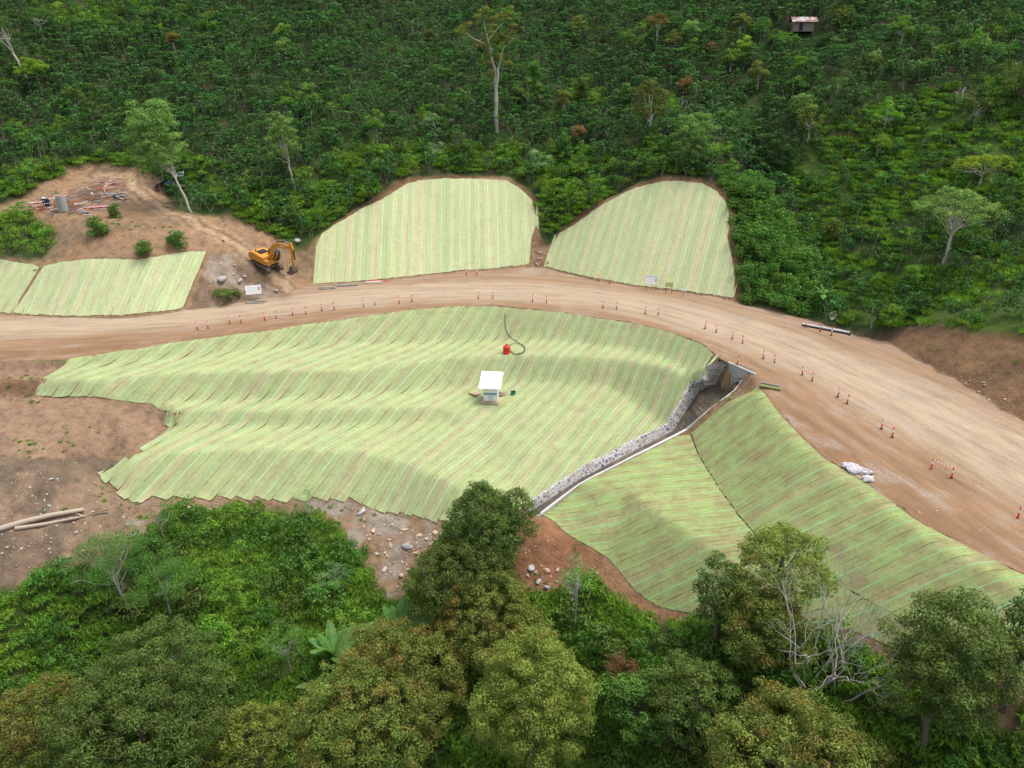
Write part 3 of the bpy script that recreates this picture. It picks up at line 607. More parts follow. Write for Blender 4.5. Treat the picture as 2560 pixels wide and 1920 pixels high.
# ---- shrub kinds, modelled once each
def shrub_parts(kind, seed):
    rs = np.random.RandomState(seed)
    if kind == 'coffee':
        cl = []; h = rs.uniform(1.9, 2.6)
        for k in range(17):
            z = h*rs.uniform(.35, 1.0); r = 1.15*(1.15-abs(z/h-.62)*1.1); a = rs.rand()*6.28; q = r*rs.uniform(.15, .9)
            cl.append(((q*math.cos(a), q*math.sin(a), z), rs.uniform(.28, .46), rs.rand()*.25+1.0*(z/h-.35)))  # tone rises with height: lit tops and shaded lower tiers painted in
        f = foliage('coffee_foliage', cl, 74, .27, .14, rs, .22, (.3, 1.05), .5, .8)
        pth = [(wig((rs.randn()*.12, rs.randn()*.12, -.3), (rs.randn()*.5, rs.randn()*.5, h*rs.uniform(.7, .95)), 3, .06, rs), .035, .012) for _ in range(2)]
        return f, tubes('coffee_stems', pth, 4), F_coffee, (B_pale if seed % 3 == 0 else B_grey)
    if kind == 'bush':
        cl = []; h = rs.uniform(1.1, 1.6)
        for k in range(16):
            a = rs.rand()*6.28; q = 1.0*math.sqrt(rs.rand()); z = h*(1-.6*q*q)*rs.uniform(.55, 1)
            cl.append(((q*math.cos(a), q*math.sin(a), z), rs.uniform(.28, .5), rs.rand()))
        f = foliage('bush_foliage', cl, 110, .19, .085, rs, .25, (.3, 1.1), .75, .75)
        pth = [(wig((rs.randn()*.1, rs.randn()*.1, -.3), (rs.randn()*.5, rs.randn()*.5, h*.7), 3, .06, rs), .035, .012) for _ in range(4)]
        return f, tubes('bush_stems', pth, 4), F_lime, B_brown
    if kind == 'grass':
        n = 210; a = rs.rand(n)*6.28; q = .75*np.sqrt(rs.rand(n)); P = np.stack([q*np.cos(a), q*np.sin(a), rs.uniform(.1, .38, n)], 1)
        D = rs.randn(n, 3)*.55; D[:, 2] = rs.uniform(.3, 1, n); N = rs.randn(n, 3); N[:, 2] += .8
        V = leaf_quads(P, D, N, rs.uniform(.25, .6, n), rs.uniform(.05, .1, n)); me = npmesh('grass_tuft', V, np.arange(4*n).reshape(n, 4)); fattr(me, 'tint', np.repeat(rs.rand(n), 4))
        me.materials.append(GRS); return me, None, GRS, None
    if kind == 'vine':
        cl = []
        for k in range(12):
            a = rs.rand()*6.28; q = 1.1*math.sqrt(rs.rand()); cl.append(((q*math.cos(a), q*math.sin(a), rs.uniform(.1, .7)), rs.uniform(.3, .6), rs.rand()))
        f = foliage('vine_foliage', cl, 80, .2, .13, rs, .3, (.4, 1.1), .7, .85); f.materials.append(F_vine); return f, None, F_vine, None
KIT = {}
for kd, n in (('coffee', 5), ('bush', 5), ('grass', 4), ('vine', 4)):
    KIT[kd] = [shrub_parts(kd, 100+i*7+len(kd)) for i in range(n)]
def one_mesh(name, f, s, fm, bm):
    """join leaves and stems of a shrub kind for use inside a mass"""
    V1 = np.empty(len(f.vertices)*3, np.float32); f.vertices.foreach_get('co', V1); ti = np.empty(len(f.vertices), np.float32); f.attributes['tint'].data.foreach_get('value', ti)
    nf = len(f.polygons); F1 = np.arange(4*nf).reshape(nf, 4); V = V1.reshape(-1, 3); mi = np.zeros(nf, np.int32)
    if s is not None:
        V2 = np.empty(len(s.vertices)*3, np.float32); s.vertices.foreach_get('co', V2); F2 = np.array([list(p.vertices) for p in s.polygons])+len(V)
        V = np.concatenate([V, V2.reshape(-1, 3)]); F1 = np.concatenate([F1, F2]); mi = np.r_[mi, np.ones(len(F2), np.int32)]; ti = np.r_[ti, np.zeros(len(V)-len(ti))]
    me = npmesh(name, V, F1); fattr(me, 'tint', ti); me.materials.append(fm)
    if bm: me.materials.append(bm)
    me.polygons.foreach_set('material_index', mi); return me
def mass(name, label, cat, kinds_mesh, pts):
    """stuff: points (x,y,z,rot,scale,idx) that carry instances of the given meshes"""
    pts = np.array(pts); me = bpy.data.meshes.new(name); me.vertices.add(len(pts)); me.vertices.foreach_set('co', pts[:, :3].astype(np.float32).ravel())
    fattr(me, 'rot', pts[:, 3]); fattr(me, 'scl', pts[:, 4]); a = me.attributes.new('idx', 'INT', 'POINT'); a.data.foreach_set('value', pts[:, 5].astype(np.int32))
    o = link(name, me)
    ng = bpy.data.node_groups.new(name, 'GeometryNodeTree'); ng.interface.new_socket('Geometry', in_out='INPUT', socket_type='NodeSocketGeometry'); ng.interface.new_socket('Geometry', in_out='OUTPUT', socket_type='NodeSocketGeometry')
    N = ng.nodes; Lk = ng.links; gi = N.new('NodeGroupInput'); gout = N.new('NodeGroupOutput')
    src = bpy.data.collections.new(name+'_kinds')
    for i, m in enumerate(kinds_mesh): src.objects.link(bpy.data.objects.new('%s_kind_%s' % (name, 'abcdefgh'[i]), m))
    ci = N.new('GeometryNodeCollectionInfo'); ci.inputs['Collection'].default_value = src; ci.inputs['Separate Children'].default_value = True; ci.inputs['Reset Children'].default_value = True
    ip = N.new('GeometryNodeInstanceOnPoints'); ip.inputs['Pick Instance'].default_value = True
    def na(nm, ty):
        q = N.new('GeometryNodeInputNamedAttribute'); q.data_type = ty; q.inputs[0].default_value = nm; return q.outputs[0]
    cx = N.new('ShaderNodeCombineXYZ'); Lk.new(na('rot', 'FLOAT'), cx.inputs[2]); e2r = N.new('FunctionNodeEulerToRotation'); Lk.new(cx.outputs[0], e2r.inputs[0])
    Lk.new(gi.outputs[0], ip.inputs['Points']); Lk.new(ci.outputs[0], ip.inputs['Instance']); Lk.new(na('idx', 'INT'), ip.inputs['Instance Index']); Lk.new(e2r.outputs[0], ip.inputs['Rotation'])
    Lk.new(na('scl', 'FLOAT'), ip.inputs['Scale']); Lk.new(ip.outputs[0], gout.inputs[0])
    md = o.modifiers.new('scatter', 'NODES'); md.node_group = ng
    tag(o, label, cat, kind='stuff'); return o
def copies(root_name, part_names, kit, label, cat, group, pts, tint_mats=None):
    for (x, y, z, r, s, k) in pts:
        f, st, fm, bm = kit[int(k) % len(kit)]
        e = empty(root_name, (x, y, z), (0, 0, r), label, cat, group); e.scale = (s, s, s)
        for me, nm, mt in ((f, part_names[0], fm), (st, part_names[1], bm)):
            if me is None: continue
            if not me.materials: me.materials.append(mt)
            o = bpy.data.objects.new(nm, me); COL.objects.link(o); o.parent = e

# ---- where plants stand
rsv = np.random.RandomState(42)
def cloud(x0, x1, y0, y1, sp, jit=.42):
    XX, YY = np.meshgrid(np.arange(x0, x1, sp), np.arange(y0, y1, sp*.9)); XX = XX+(np.arange(XX.shape[0]) % 2)[:, None]*sp*.5
    x = (XX+rsv.uniform(-jit, jit, XX.shape)*sp).ravel(); y = (YY+rsv.uniform(-jit, jit, YY.shape)*sp).ravel(); return x, y
def sample(A, x, y): return HZ(x, y, A)
VEGs = blur(VEG.astype(float), 1)
G_VINE = [(1846,755),(1838,690),(1826,590),(1830,500),(1800,460),(1790,430),(1860,440),(1900,480),(1960,540),(2020,620),(2035,700),(2050,790),(1990,792),(1920,775)]
G_RHILL = [(1960,420),(2100,300),(2300,220),(2800,150),(2800,880),(2250,820),(2110,810),(2060,780),(2040,640),(1990,520)]
G_FRONT = [(-300,1200),(2900,1200),(2900,2600),(-300,2600)]
G_LIME1 = [(-200,560),(130,540),(250,420),(420,440),(700,600),(830,560),(960,470),(1050,430),(1280,430),(1340,480),(1360,600),(1500,500),(1650,430),(1800,440),(1830,380),(1650,350),(1500,390),(1300,370),(900,370),(700,470),(450,380),(200,390),(0,450),(-200,470)]
G_LIMETOP = [(60,-200),(480,-200),(470,60),(330,120),(230,90),(90,60)]
G_PATHS = [[(1840,300),(1880,230),(1905,200),(1930,215),(1880,290),(1850,320)],[(2060,210),(2110,200),(2090,250),(2060,250)],[(2170,270),(2250,240),(2240,300),(2160,300)],[(2420,100),(2500,90),(2470,130)]]
x, y = cloud(-150, 150, 62, 205, 1.85)
z = HZ(x, y); px, py, dp = proj(x, y, z)
k = (px > -160) & (px < 2720) & (py > -110) & (py < 1200) & (sample(VEGs, x, y) > .75)
x, y, z, px, py = [q[k] for q in (x, y, z, px, py)]
rhill = inpoly(px, py, G_RHILL); vine = inpoly(px, py, G_VINE); limey = inpoly(px, py, G_LIME1) | inpoly(px, py, G_LIMETOP); gb = inpoly(px, py, G_BUSH); bare = anyin(px, py, G_PATHS) | inpoly(px, py, [(1950,62),(2060,62),(2075,130),(1940,130)])
dens = rsv.rand(len(x)); gapn = fbm(x, y, 9, 41)
is_bush = gb | (limey & (dens < .55)) | ((~rhill) & (gapn > .72) & (dens < .5)) | (rhill & (dens < .12))
coffee = ~is_bush & ~vine & ~bare & np.where(rhill, dens < .95-.3*(gapn > .62), dens < .97)
sz = np.where(rhill, rsv.uniform(.6, 1.1, len(x)), rsv.uniform(.9, 1.4, len(x))*(.85+.3*fbm(x, y, 6, 45)))
def pack(m, smul=1.0, nk=5, dz=0.0): return np.stack([x[m], y[m], z[m]+dz, rsv.rand(m.sum())*6.28, sz[m]*smul, rsv.randint(0, nk, m.sum())], 1)
ci = pack(coffee); cpx, cpy, _ = proj(ci[:, 0], ci[:, 1], ci[:, 2]); seen = (cpx > 5) & (cpx < 2555) & (cpy > 5)
score = np.where(seen, PXM(ci[:, 0], ci[:, 1], ci[:, 2])*ci[:, 4], 0); order = np.argsort(-score)
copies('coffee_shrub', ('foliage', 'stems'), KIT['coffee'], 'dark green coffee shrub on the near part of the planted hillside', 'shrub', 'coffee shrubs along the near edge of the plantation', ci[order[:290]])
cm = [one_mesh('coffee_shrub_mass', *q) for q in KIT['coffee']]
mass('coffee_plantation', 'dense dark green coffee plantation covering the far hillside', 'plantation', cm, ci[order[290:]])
bi = pack(is_bush & ~vine, 1.15); bm_ = [one_mesh('bush_mass', *q) for q in KIT['bush']]
mass('hillside_scrub', 'bright green scrub along the upper edge of the cut slopes', 'scrub', bm_, bi)
# vine blanket
x2, y2 = cloud(20, 60, 75, 130, 1.1); z2 = HZ(x2, y2); p2 = proj(x2, y2, z2); m2 = inpoly(p2[0], p2[1], G_VINE) & (sample(VEGs, x2, y2) > .5)
vm = [q[0] for q in KIT['vine']]
up_ = np.clip((fbm(x2, y2, 4, 51)-.42)*5, 0, 1.6)
vp = np.stack([x2[m2], y2[m2], z2[m2]+up_[m2], rsv.rand(m2.sum())*6.28, rsv.uniform(.8, 1.3, m2.sum()), rsv.randint(0, 4, m2.sum())], 1)
vp2 = vp.copy(); vp2[:, 2] -= .5
mass('vine_blanket', 'thick bright green vines smothering the spur right of the rounded mat', 'vines', vm, np.concatenate([vp, vp2]))
# grass under the sparse right hill and over the open ground
x3, y3 = cloud(-95, 135, 12, 150, .95); z3 = HZ(x3, y3); p3 = proj(x3, y3, z3); vg = sample(VEGs, x3, y3)
near_front = inpoly(p3[0], p3[1], G_FRONT); rh3 = inpoly(p3[0], p3[1], G_RHILL) | inpoly(p3[0], p3[1], G_LIME1)
bare3 = fbm(x3, y3, 3.2, 61)
m3 = (vg > .5) & (p3[0] > -120) & (p3[0] < 2680) & (p3[1] < 2100) & (near_front & (bare3 < .66) | rh3 & (bare3 < .57))
gp = np.stack([x3[m3], y3[m3], z3[m3]-.03, rsv.rand(m3.sum())*6.28, rsv.uniform(.7, 1.5, m3.sum()), rsv.randint(0, 4, m3.sum())], 1)
mass('grass', 'rough green grass and weeds between the shrubs', 'grass', [q[0] for q in KIT['grass']], gp)
# tufts at the edges of the bare earth
x4, y4 = cloud(-95, 70, 20, 120, 1.0); z4 = HZ(x4, y4); p4 = proj(x4, y4, z4); d4 = sample(IN_DIRT.astype(float), x4, y4)
m4 = (d4 > .6) & (sample(IN_MAT.astype(float), x4, y4) < .05) & ((fbm(x4, y4, 3.5, 71) > .68) | (inpoly(p4[0], p4[1], D_TOE) & (fbm(x4, y4, 2, 72) > .54))) & ~inpoly(p4[0], p4[1], D_RIM)
wp = np.stack([x4[m4], y4[m4], z4[m4]-.05, rsv.rand(m4.sum())*6.28, rsv.uniform(.12, .38, m4.sum()), rsv.randint(0, 4, m4.sum())], 1)
mass('weeds', 'thin tufts of weeds sprouting on the bare earth', 'weeds', [q[0] for q in KIT['grass']], wp)
# foreground thicket: single bushes
x5, y5 = cloud(-75, 45, 18, 66, 2.1); z5 = HZ(x5, y5); p5 = proj(x5, y5, z5); t5 = fbm(x5, y5, 6, 81)
m5 = (sample(VEGs, x5, y5) > .8) & (p5[0] > -150) & (p5[0] < 2700) & (p5[1] > 1200) & (p5[1] < 2000) & (t5 > .38)
fp = np.stack([x5[m5], y5[m5], z5[m5], rsv.rand(m5.sum())*6.28, rsv.uniform(.6, 1.9, m5.sum()), rsv.randint(0, 5, m5.sum())], 1)
def fr_kit(fmat, seeds, L, W, n):
    out = []
    for s_ in seeds:
        rs = np.random.RandomState(s_); cl = []; h = rs.uniform(1.0, 1.7)
        for k in range(22):
            a = rs.rand()*6.28; q = 1.05*math.sqrt(rs.rand()); zz = h*(1-.55*q*q)*rs.uniform(.45, 1)
            cl.append(((q*math.cos(a), q*math.sin(a), zz), rs.uniform(.22, .42), rs.rand()))
        f = foliage('leafy_bush', cl, n, L, W, rs, .25, (.3, 1.1), .75, .75)
        pth = [(wig((rs.randn()*.1, rs.randn()*.1, -.3), (rs.randn()*.5, rs.randn()*.5, h*.7), 3, .06, rs), .03, .01) for _ in range(4)]
        out.append((f, tubes('bush_twigs', pth, 4), fmat, B_brown))
    return out
KA = fr_kit(F_lime, (1, 2, 3, 4), .15, .07, 190); KB = fr_kit(F_mid, (5, 6, 7, 8), .17, .08, 170); KC = fr_kit(F_dark, (9, 10, 11), .2, .09, 150)
fpx, fpy, _ = proj(fp[:, 0], fp[:, 1], fp[:, 2]); rr_ = rsv.rand(len(fp))
right = fpx > 1150
sp_ = fbm(fp[:, 0], fp[:, 1], 5, 91)+.25*(rr_-.5)
ga = (~right & (sp_ < .5)) | (right & (sp_ < .38)); gc = (~right & (sp_ > .66)) | (right & (sp_ > .56)); gb_ = ~ga & ~gc
print('thicket', ga.sum(), gb_.sum(), gc.sum(), 'coffee', len(ci), 'scrub', len(bi), 'grass', len(gp), 'vine', len(vp), 'weeds', len(wp))
copies('bush', ('foliage', 'stems'), KA, 'light green leafy bush in the thicket below the mats', 'bush', 'light green thicket bushes', fp[ga][:290])
copies('bush', ('foliage', 'stems'), KB, 'mid green leafy bush in the thicket below the mats', 'bush', 'mid green thicket bushes', fp[gb_][:290])
copies('bush', ('foliage', 'stems'), KC, 'dark green broad-leaved bush in the thicket below the mats', 'bush', 'dark green thicket bushes', fp[gc][:290])

# ---- trees
def tree(label, base, height, cr, ch, fmat, bark, seed, nclump=60, csize=(.9, 1.4), nleaf=230, L=.2, W=.085, trunk_r=.22, cz=None, lean=(0, 0), airy=0.0, name='tree', cat='tree', group=None, stems=1, shape='dome', droop=.35, limbs=14, offset=(0, 0), low=False):
    """base (x,y,z); crown radius cr, crown height ch hanging from the top at `height`"""
    rs = np.random.RandomState(seed); e = empty(name, tuple(base), (0, 0, 0), label, cat, group)
    top = height; cz0 = top-ch; off = np.array([lean[0]+offset[0], lean[1]+offset[1]]); cl = []
    lob = [(rs.uniform(-.35, .35)*cr, rs.uniform(-.35, .35)*cr, rs.uniform(.72, 1.0)) for _ in range(4)]
    while len(cl) < nclump:
        v = sph(1, rs)[0]
        if shape == 'dome':
            if v[2] < (-.8 if low else -.35): continue
            lb = lob[rs.randint(4)]; s = rs.uniform(.84, 1.0) if rs.rand() > .2 else rs.uniform(.3, .7)
            rr = cr*.84*lb[2]*s; x_ = v[0]*rr+lb[0]*.8; y_ = v[1]*rr+lb[1]*.8; z_ = cz0+ch*.38+v[2]*(ch*.62)*lb[2]*s
        elif shape == 'cone':
            u = rs.rand()**.8; rr = cr*(1-u*.86)*rs.uniform(.55, 1); a = rs.rand()*6.28; x_, y_, z_ = rr*math.cos(a), rr*math.sin(a), cz0+ch*u
        elif shape == 'flat':
            a = rs.rand()*6.28; q = math.sqrt(rs.rand()); x_, y_ = cr*q*math.cos(a), cr*q*math.sin(a); z_ = cz0+ch*(1-.55*q*q)*rs.uniform(.75, 1)+.2*rs.randn()
        else:                                        # 'loose': separate bunches
            a = rs.rand()*6.28; q = rs.rand()**.6; x_, y_ = cr*q*math.cos(a), cr*q*math.sin(a); z_ = cz0+ch*rs.rand()**.7*(1-.3*q)
        cl.append(((x_+off[0], y_+off[1], z_), rs.uniform(*csize), rs.rand()))
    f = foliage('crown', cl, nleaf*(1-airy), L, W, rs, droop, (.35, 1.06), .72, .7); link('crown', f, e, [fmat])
    pth = []; mid = np.array([off[0]*.75, off[1]*.75, cz0+ch*.25])
    for s_ in range(stems):
        o_ = np.array([rs.randn()*.35, rs.randn()*.35, 0]) if stems > 1 else np.zeros(3)
        pth.append((wig((o_[0], o_[1], -.6), mid+o_*1.5, 6, .035*height/6, rs), trunk_r, trunk_r*.55))
    for _ in range(limbs):
        c = cl[rs.randint(len(cl))][0]; st = mid*(rs.uniform(.6, 1.0)); st[0] = mid[0]*st[2]/mid[2]; st[1] = mid[1]*st[2]/mid[2]
        pth.append((wig(st, np.array(c)*.98+np.array([0, 0, -.1]), 4, .12, rs), trunk_r*.4, .02))
    link('trunk', tubes('trunk', pth, 6), e, [bark]); return e
def place(cx, topy, h, off=0):
    """ground position of something h metres tall whose top shows at (cx, topy)"""
    d = ray(cx, topy); X = _t[:, None]*d; X[:, 2] += CAMH; f = X[:, 2]-HZ(X[:, 0], X[:, 1])-h; k = np.where(f <= 0)[0]; i = k[0] if len(k) else len(_t)-1
    x_, y_ = X[i, 0], X[i, 1]; return np.array([x_, y_, float(HZ(x_, y_))]), 1775/proj(x_, y_, X[i, 2])[2]
# foreground crowns: (label, centre x, top y, width px, tree height, crown height, leaves, seed, extras)
BOX = [
 ('tall dark green tree with a pointed crown before the lower end of the stone drain', (1097,1196,1310,1450), F_dark, 1, 'egg'),
 ('spreading lower dark green tree just left of the pointed tree', (1006,1350,1300,1560), F_dark, 2, 'round'),
 ('small dark tree right behind the pointed tree at the foot of the drain', (1220,1215,1345,1380), F_dark, 22, 'round'),
 ('brownish olive domed tree in the middle of the foreground', (1076,1434,1370,1680), F_rust, 3, 'round'),
 ('largest yellowish olive domed tree at the bottom centre', (1170,1573,1488,1950), F_olive, 4, 'round'),
 ('broad green and rust coloured tree left of the bottom centre', (832,1586,1165,1840), F_rust, 5, 'round'),
 ('rust coloured lower tree at the bottom edge, left of the broad green and rust tree', (722,1680,1095,1960), F_rust, 51, 'round'),
 ('wide dark olive tree filling the lower left of the photo', (238,1556,560,1830), F_dark, 6, 'round'),
 ('olive brown tree at the bottom edge below the wide dark olive tree', (130,1690,560,1980), F_dark, 61, 'round'),
 ('light olive tree at the bottom edge between the dark olive and the rust trees', (524,1755,745,1960), F_olive, 7, 'round'),
 ('yellowish brown tree in the bottom left corner', (-60,1700,235,1960), F_rust, 8, 'round'),
 ('olive tree with a rounded top against the mossy mat, beside the leafless tree', (1828,1324,2082,1510), F_olive, 9, 'round'),
 ('dark green left-hand tree leaning against the olive tree with a rounded top', (1735,1395,1872,1590), F_dark, 91, 'round'),
 ('loose rusty green tree below the olive tree with a rounded top', (1770,1450,2060,1660), F_rust, 92, 'loose'),
 ('tall loose dark tree at the right edge with gaps in its crown', (2205,1462,2535,1880), F_dark, 10, 'loose'),
 ('small dark tree cut off by the right edge', (2490,1478,2660,1750), F_dark, 101, 'round'),
 ('orange tinged domed tree at the bottom right', (1765,1745,2212,2140), F_rust, 11, 'round'),
 ('dull olive tree left of the orange tinged tree', (1622,1634,1848,1870), F_dark, 12, 'round'),
]
def box_tree(label, box, fm, seed, kind):
    x0, y0, x1, y1 = box; cx, cy = (x0+x1)/2, (y0+y1)/2; hv = 4.5; rs = np.random.RandomState(seed+900)
    for _ in range(6):
        b, s_ = place(cx, cy, hv+1.6); a = math.asin(max(.2, min(.95, (CAMH-(b[2]+hv+1.6))/np.linalg.norm([b[0], b[1], CAMH-b[2]-hv-1.6]))))
        r = (x1-x0)/2/s_*.94; Hh = (y1-y0)/2/s_*.97; hv = .5*hv+.5*min(7.5, math.sqrt(max(Hh*Hh-(r*math.sin(a))**2, (.62*r)**2))/math.cos(a))
    zc = hv+1.6; e = empty('tree', tuple(b), (0, 0, 0), label, 'tree'); cl = []; lo = kind == 'loose'
    area = r*hv; cr_ = .62 if not lo else .7; n = int(area*(9.5 if not lo else 7.5)); ga = math.pi*(3-math.sqrt(5)); so_ = rs.rand()*50
    for i in range(n):
        z_ = 1-1.62*(i+.5)/n; th = i*ga; q = math.sqrt(max(0, 1-z_*z_)); d = np.array([q*math.cos(th), q*math.sin(th), z_])+rs.randn(3)*.05
        k = .86+.34*(float(vnoise(d[0]*1.6+so_, d[1]*1.6+d[2]*1.3, .55, seed))-.5)+(rs.randn()*.03 if not lo else -abs(rs.randn())*.25)
        if kind == 'egg': k *= 1-.28*max(0, d[2])**2 if False else 1; d[:2] *= (1-.42*max(0, d[2]))
        cl.append((np.array([0, 0, zc])+d*np.array([r, r, hv])*k, cr_*rs.uniform(.65, 1.3)*(r/4.6)**.35, rs.rand()*.7+.3*vnoise(d[0]*3+so_, d[1]*3, .8, seed+3)))
    for i in range(int(n*.12)): d = sph(1, rs)[0]*rs.uniform(.3, .65); cl.append((np.array([0, 0, zc])+d*np.array([r, r, hv]), .8, .1))  # inner clumps toned dark, painting the shade inside the crown
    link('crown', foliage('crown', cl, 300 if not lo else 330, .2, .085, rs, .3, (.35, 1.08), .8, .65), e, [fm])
    pth = [(wig((0, 0, -.8), (rs.randn()*.3, rs.randn()*.3, zc+hv*.3), 6, .1, rs), .24, .09)]
    for _ in range(14): c = cl[rs.randint(n)][0]; t0 = rs.uniform(.35, .9); pth.append((wig((0, 0, (zc+hv*.3)*t0), c*.98, 4, .12, rs), .085, .02))
    link('trunk', tubes('trunk', pth, 6), e, [B_brown])
for q in BOX: box_tree(*q)
FG = [
 ('thin grey-green sapling with a bare trunk against the red earth', 1445, 1405, 110, 8, 3.2, F_silver, 13, dict(nclump=26, nleaf=170, airy=.4, csize=(.5, .9), trunk_r=.1, L=.14, W=.05)),
 ('feathery bright green tree with a leaning trunk in the left thicket', 235, 1335, 230, 8, 4.5, F_feather, 14, dict(nclump=60, nleaf=260, airy=.1, csize=(.6, 1.1), trunk_r=.14, L=.16, W=.05, lean=(-1.8, .6))),
 ('feathery bright green tree right beside the leaning feathery tree', 390, 1400, 200, 7, 4, F_feather, 141, dict(nclump=50, nleaf=250, airy=.1, csize=(.6, 1.0), trunk_r=.12, L=.16, W=.05)),
 ('small airy green tree at the lower left corner of the largest mat', 385, 1255, 100, 5, 3, F_feather, 15, dict(nclump=22, nleaf=190, airy=.35, csize=(.4, .7), trunk_r=.07, L=.13, W=.045)),
 ('small bluish bushy tree touching the toe of the largest mat', 765, 1226, 80, 4, 2.6, F_silver, 16, dict(nclump=18, nleaf=200, csize=(.35, .6), trunk_r=.06, L=.12, W=.045)),
 ('feathery small tree left of the banana plants', 705, 1565, 120, 6, 3.5, F_feather, 17, dict(nclump=30, nleaf=220, airy=.2, csize=(.5, .8), trunk_r=.08, L=.15, W=.05)),
 ('small tree with reddish young leaves in the dark thicket', 1560, 1620, 95, 6, 3, F_red, 18, dict(nclump=16, nleaf=220, csize=(.4, .7), trunk_r=.08)),
 ('dark glossy broad-leaved tree below the reddish small tree', 1600, 1700, 200, 7, 4, F_mid, 19, dict(nclump=50, nleaf=200, csize=(.6, 1.0), L=.32, W=.14)),
 ('rounded pale green shrub with whitish tips on the left slope', 832, 1408, 90, 2.6, 2.2, F_silver, 20, dict(nclump=20, nleaf=260, csize=(.4, .6), trunk_r=.05, L=.12, W=.05)),
]
for (lab, cx, ty, wpx, h, ch, fm, sd, kw) in FG:
    b, s = place(cx, ty, h); kw = dict(kw); lean = kw.pop('lean', (0, 0)); cs = kw.pop('csize', (.48, .88)); kw['nclump'] = int(kw['nclump']*(1.4 if cs == (.48, .88) else 1))
    L_ = kw.pop('L', .2); W_ = kw.pop('W', .085)
    if h >= 9: ch *= 1.04
    if lean != (0, 0): b = b-np.array([lean[0], lean[1], 0]); b[2] = HZ(b[0], b[1])
    tree(lab, b, h, wpx/2/s, ch, fm, B_grey if fm in (F_silver, F_feather) else B_brown, sd+300, csize=cs, L=L_, W=W_, lean=lean, **kw)
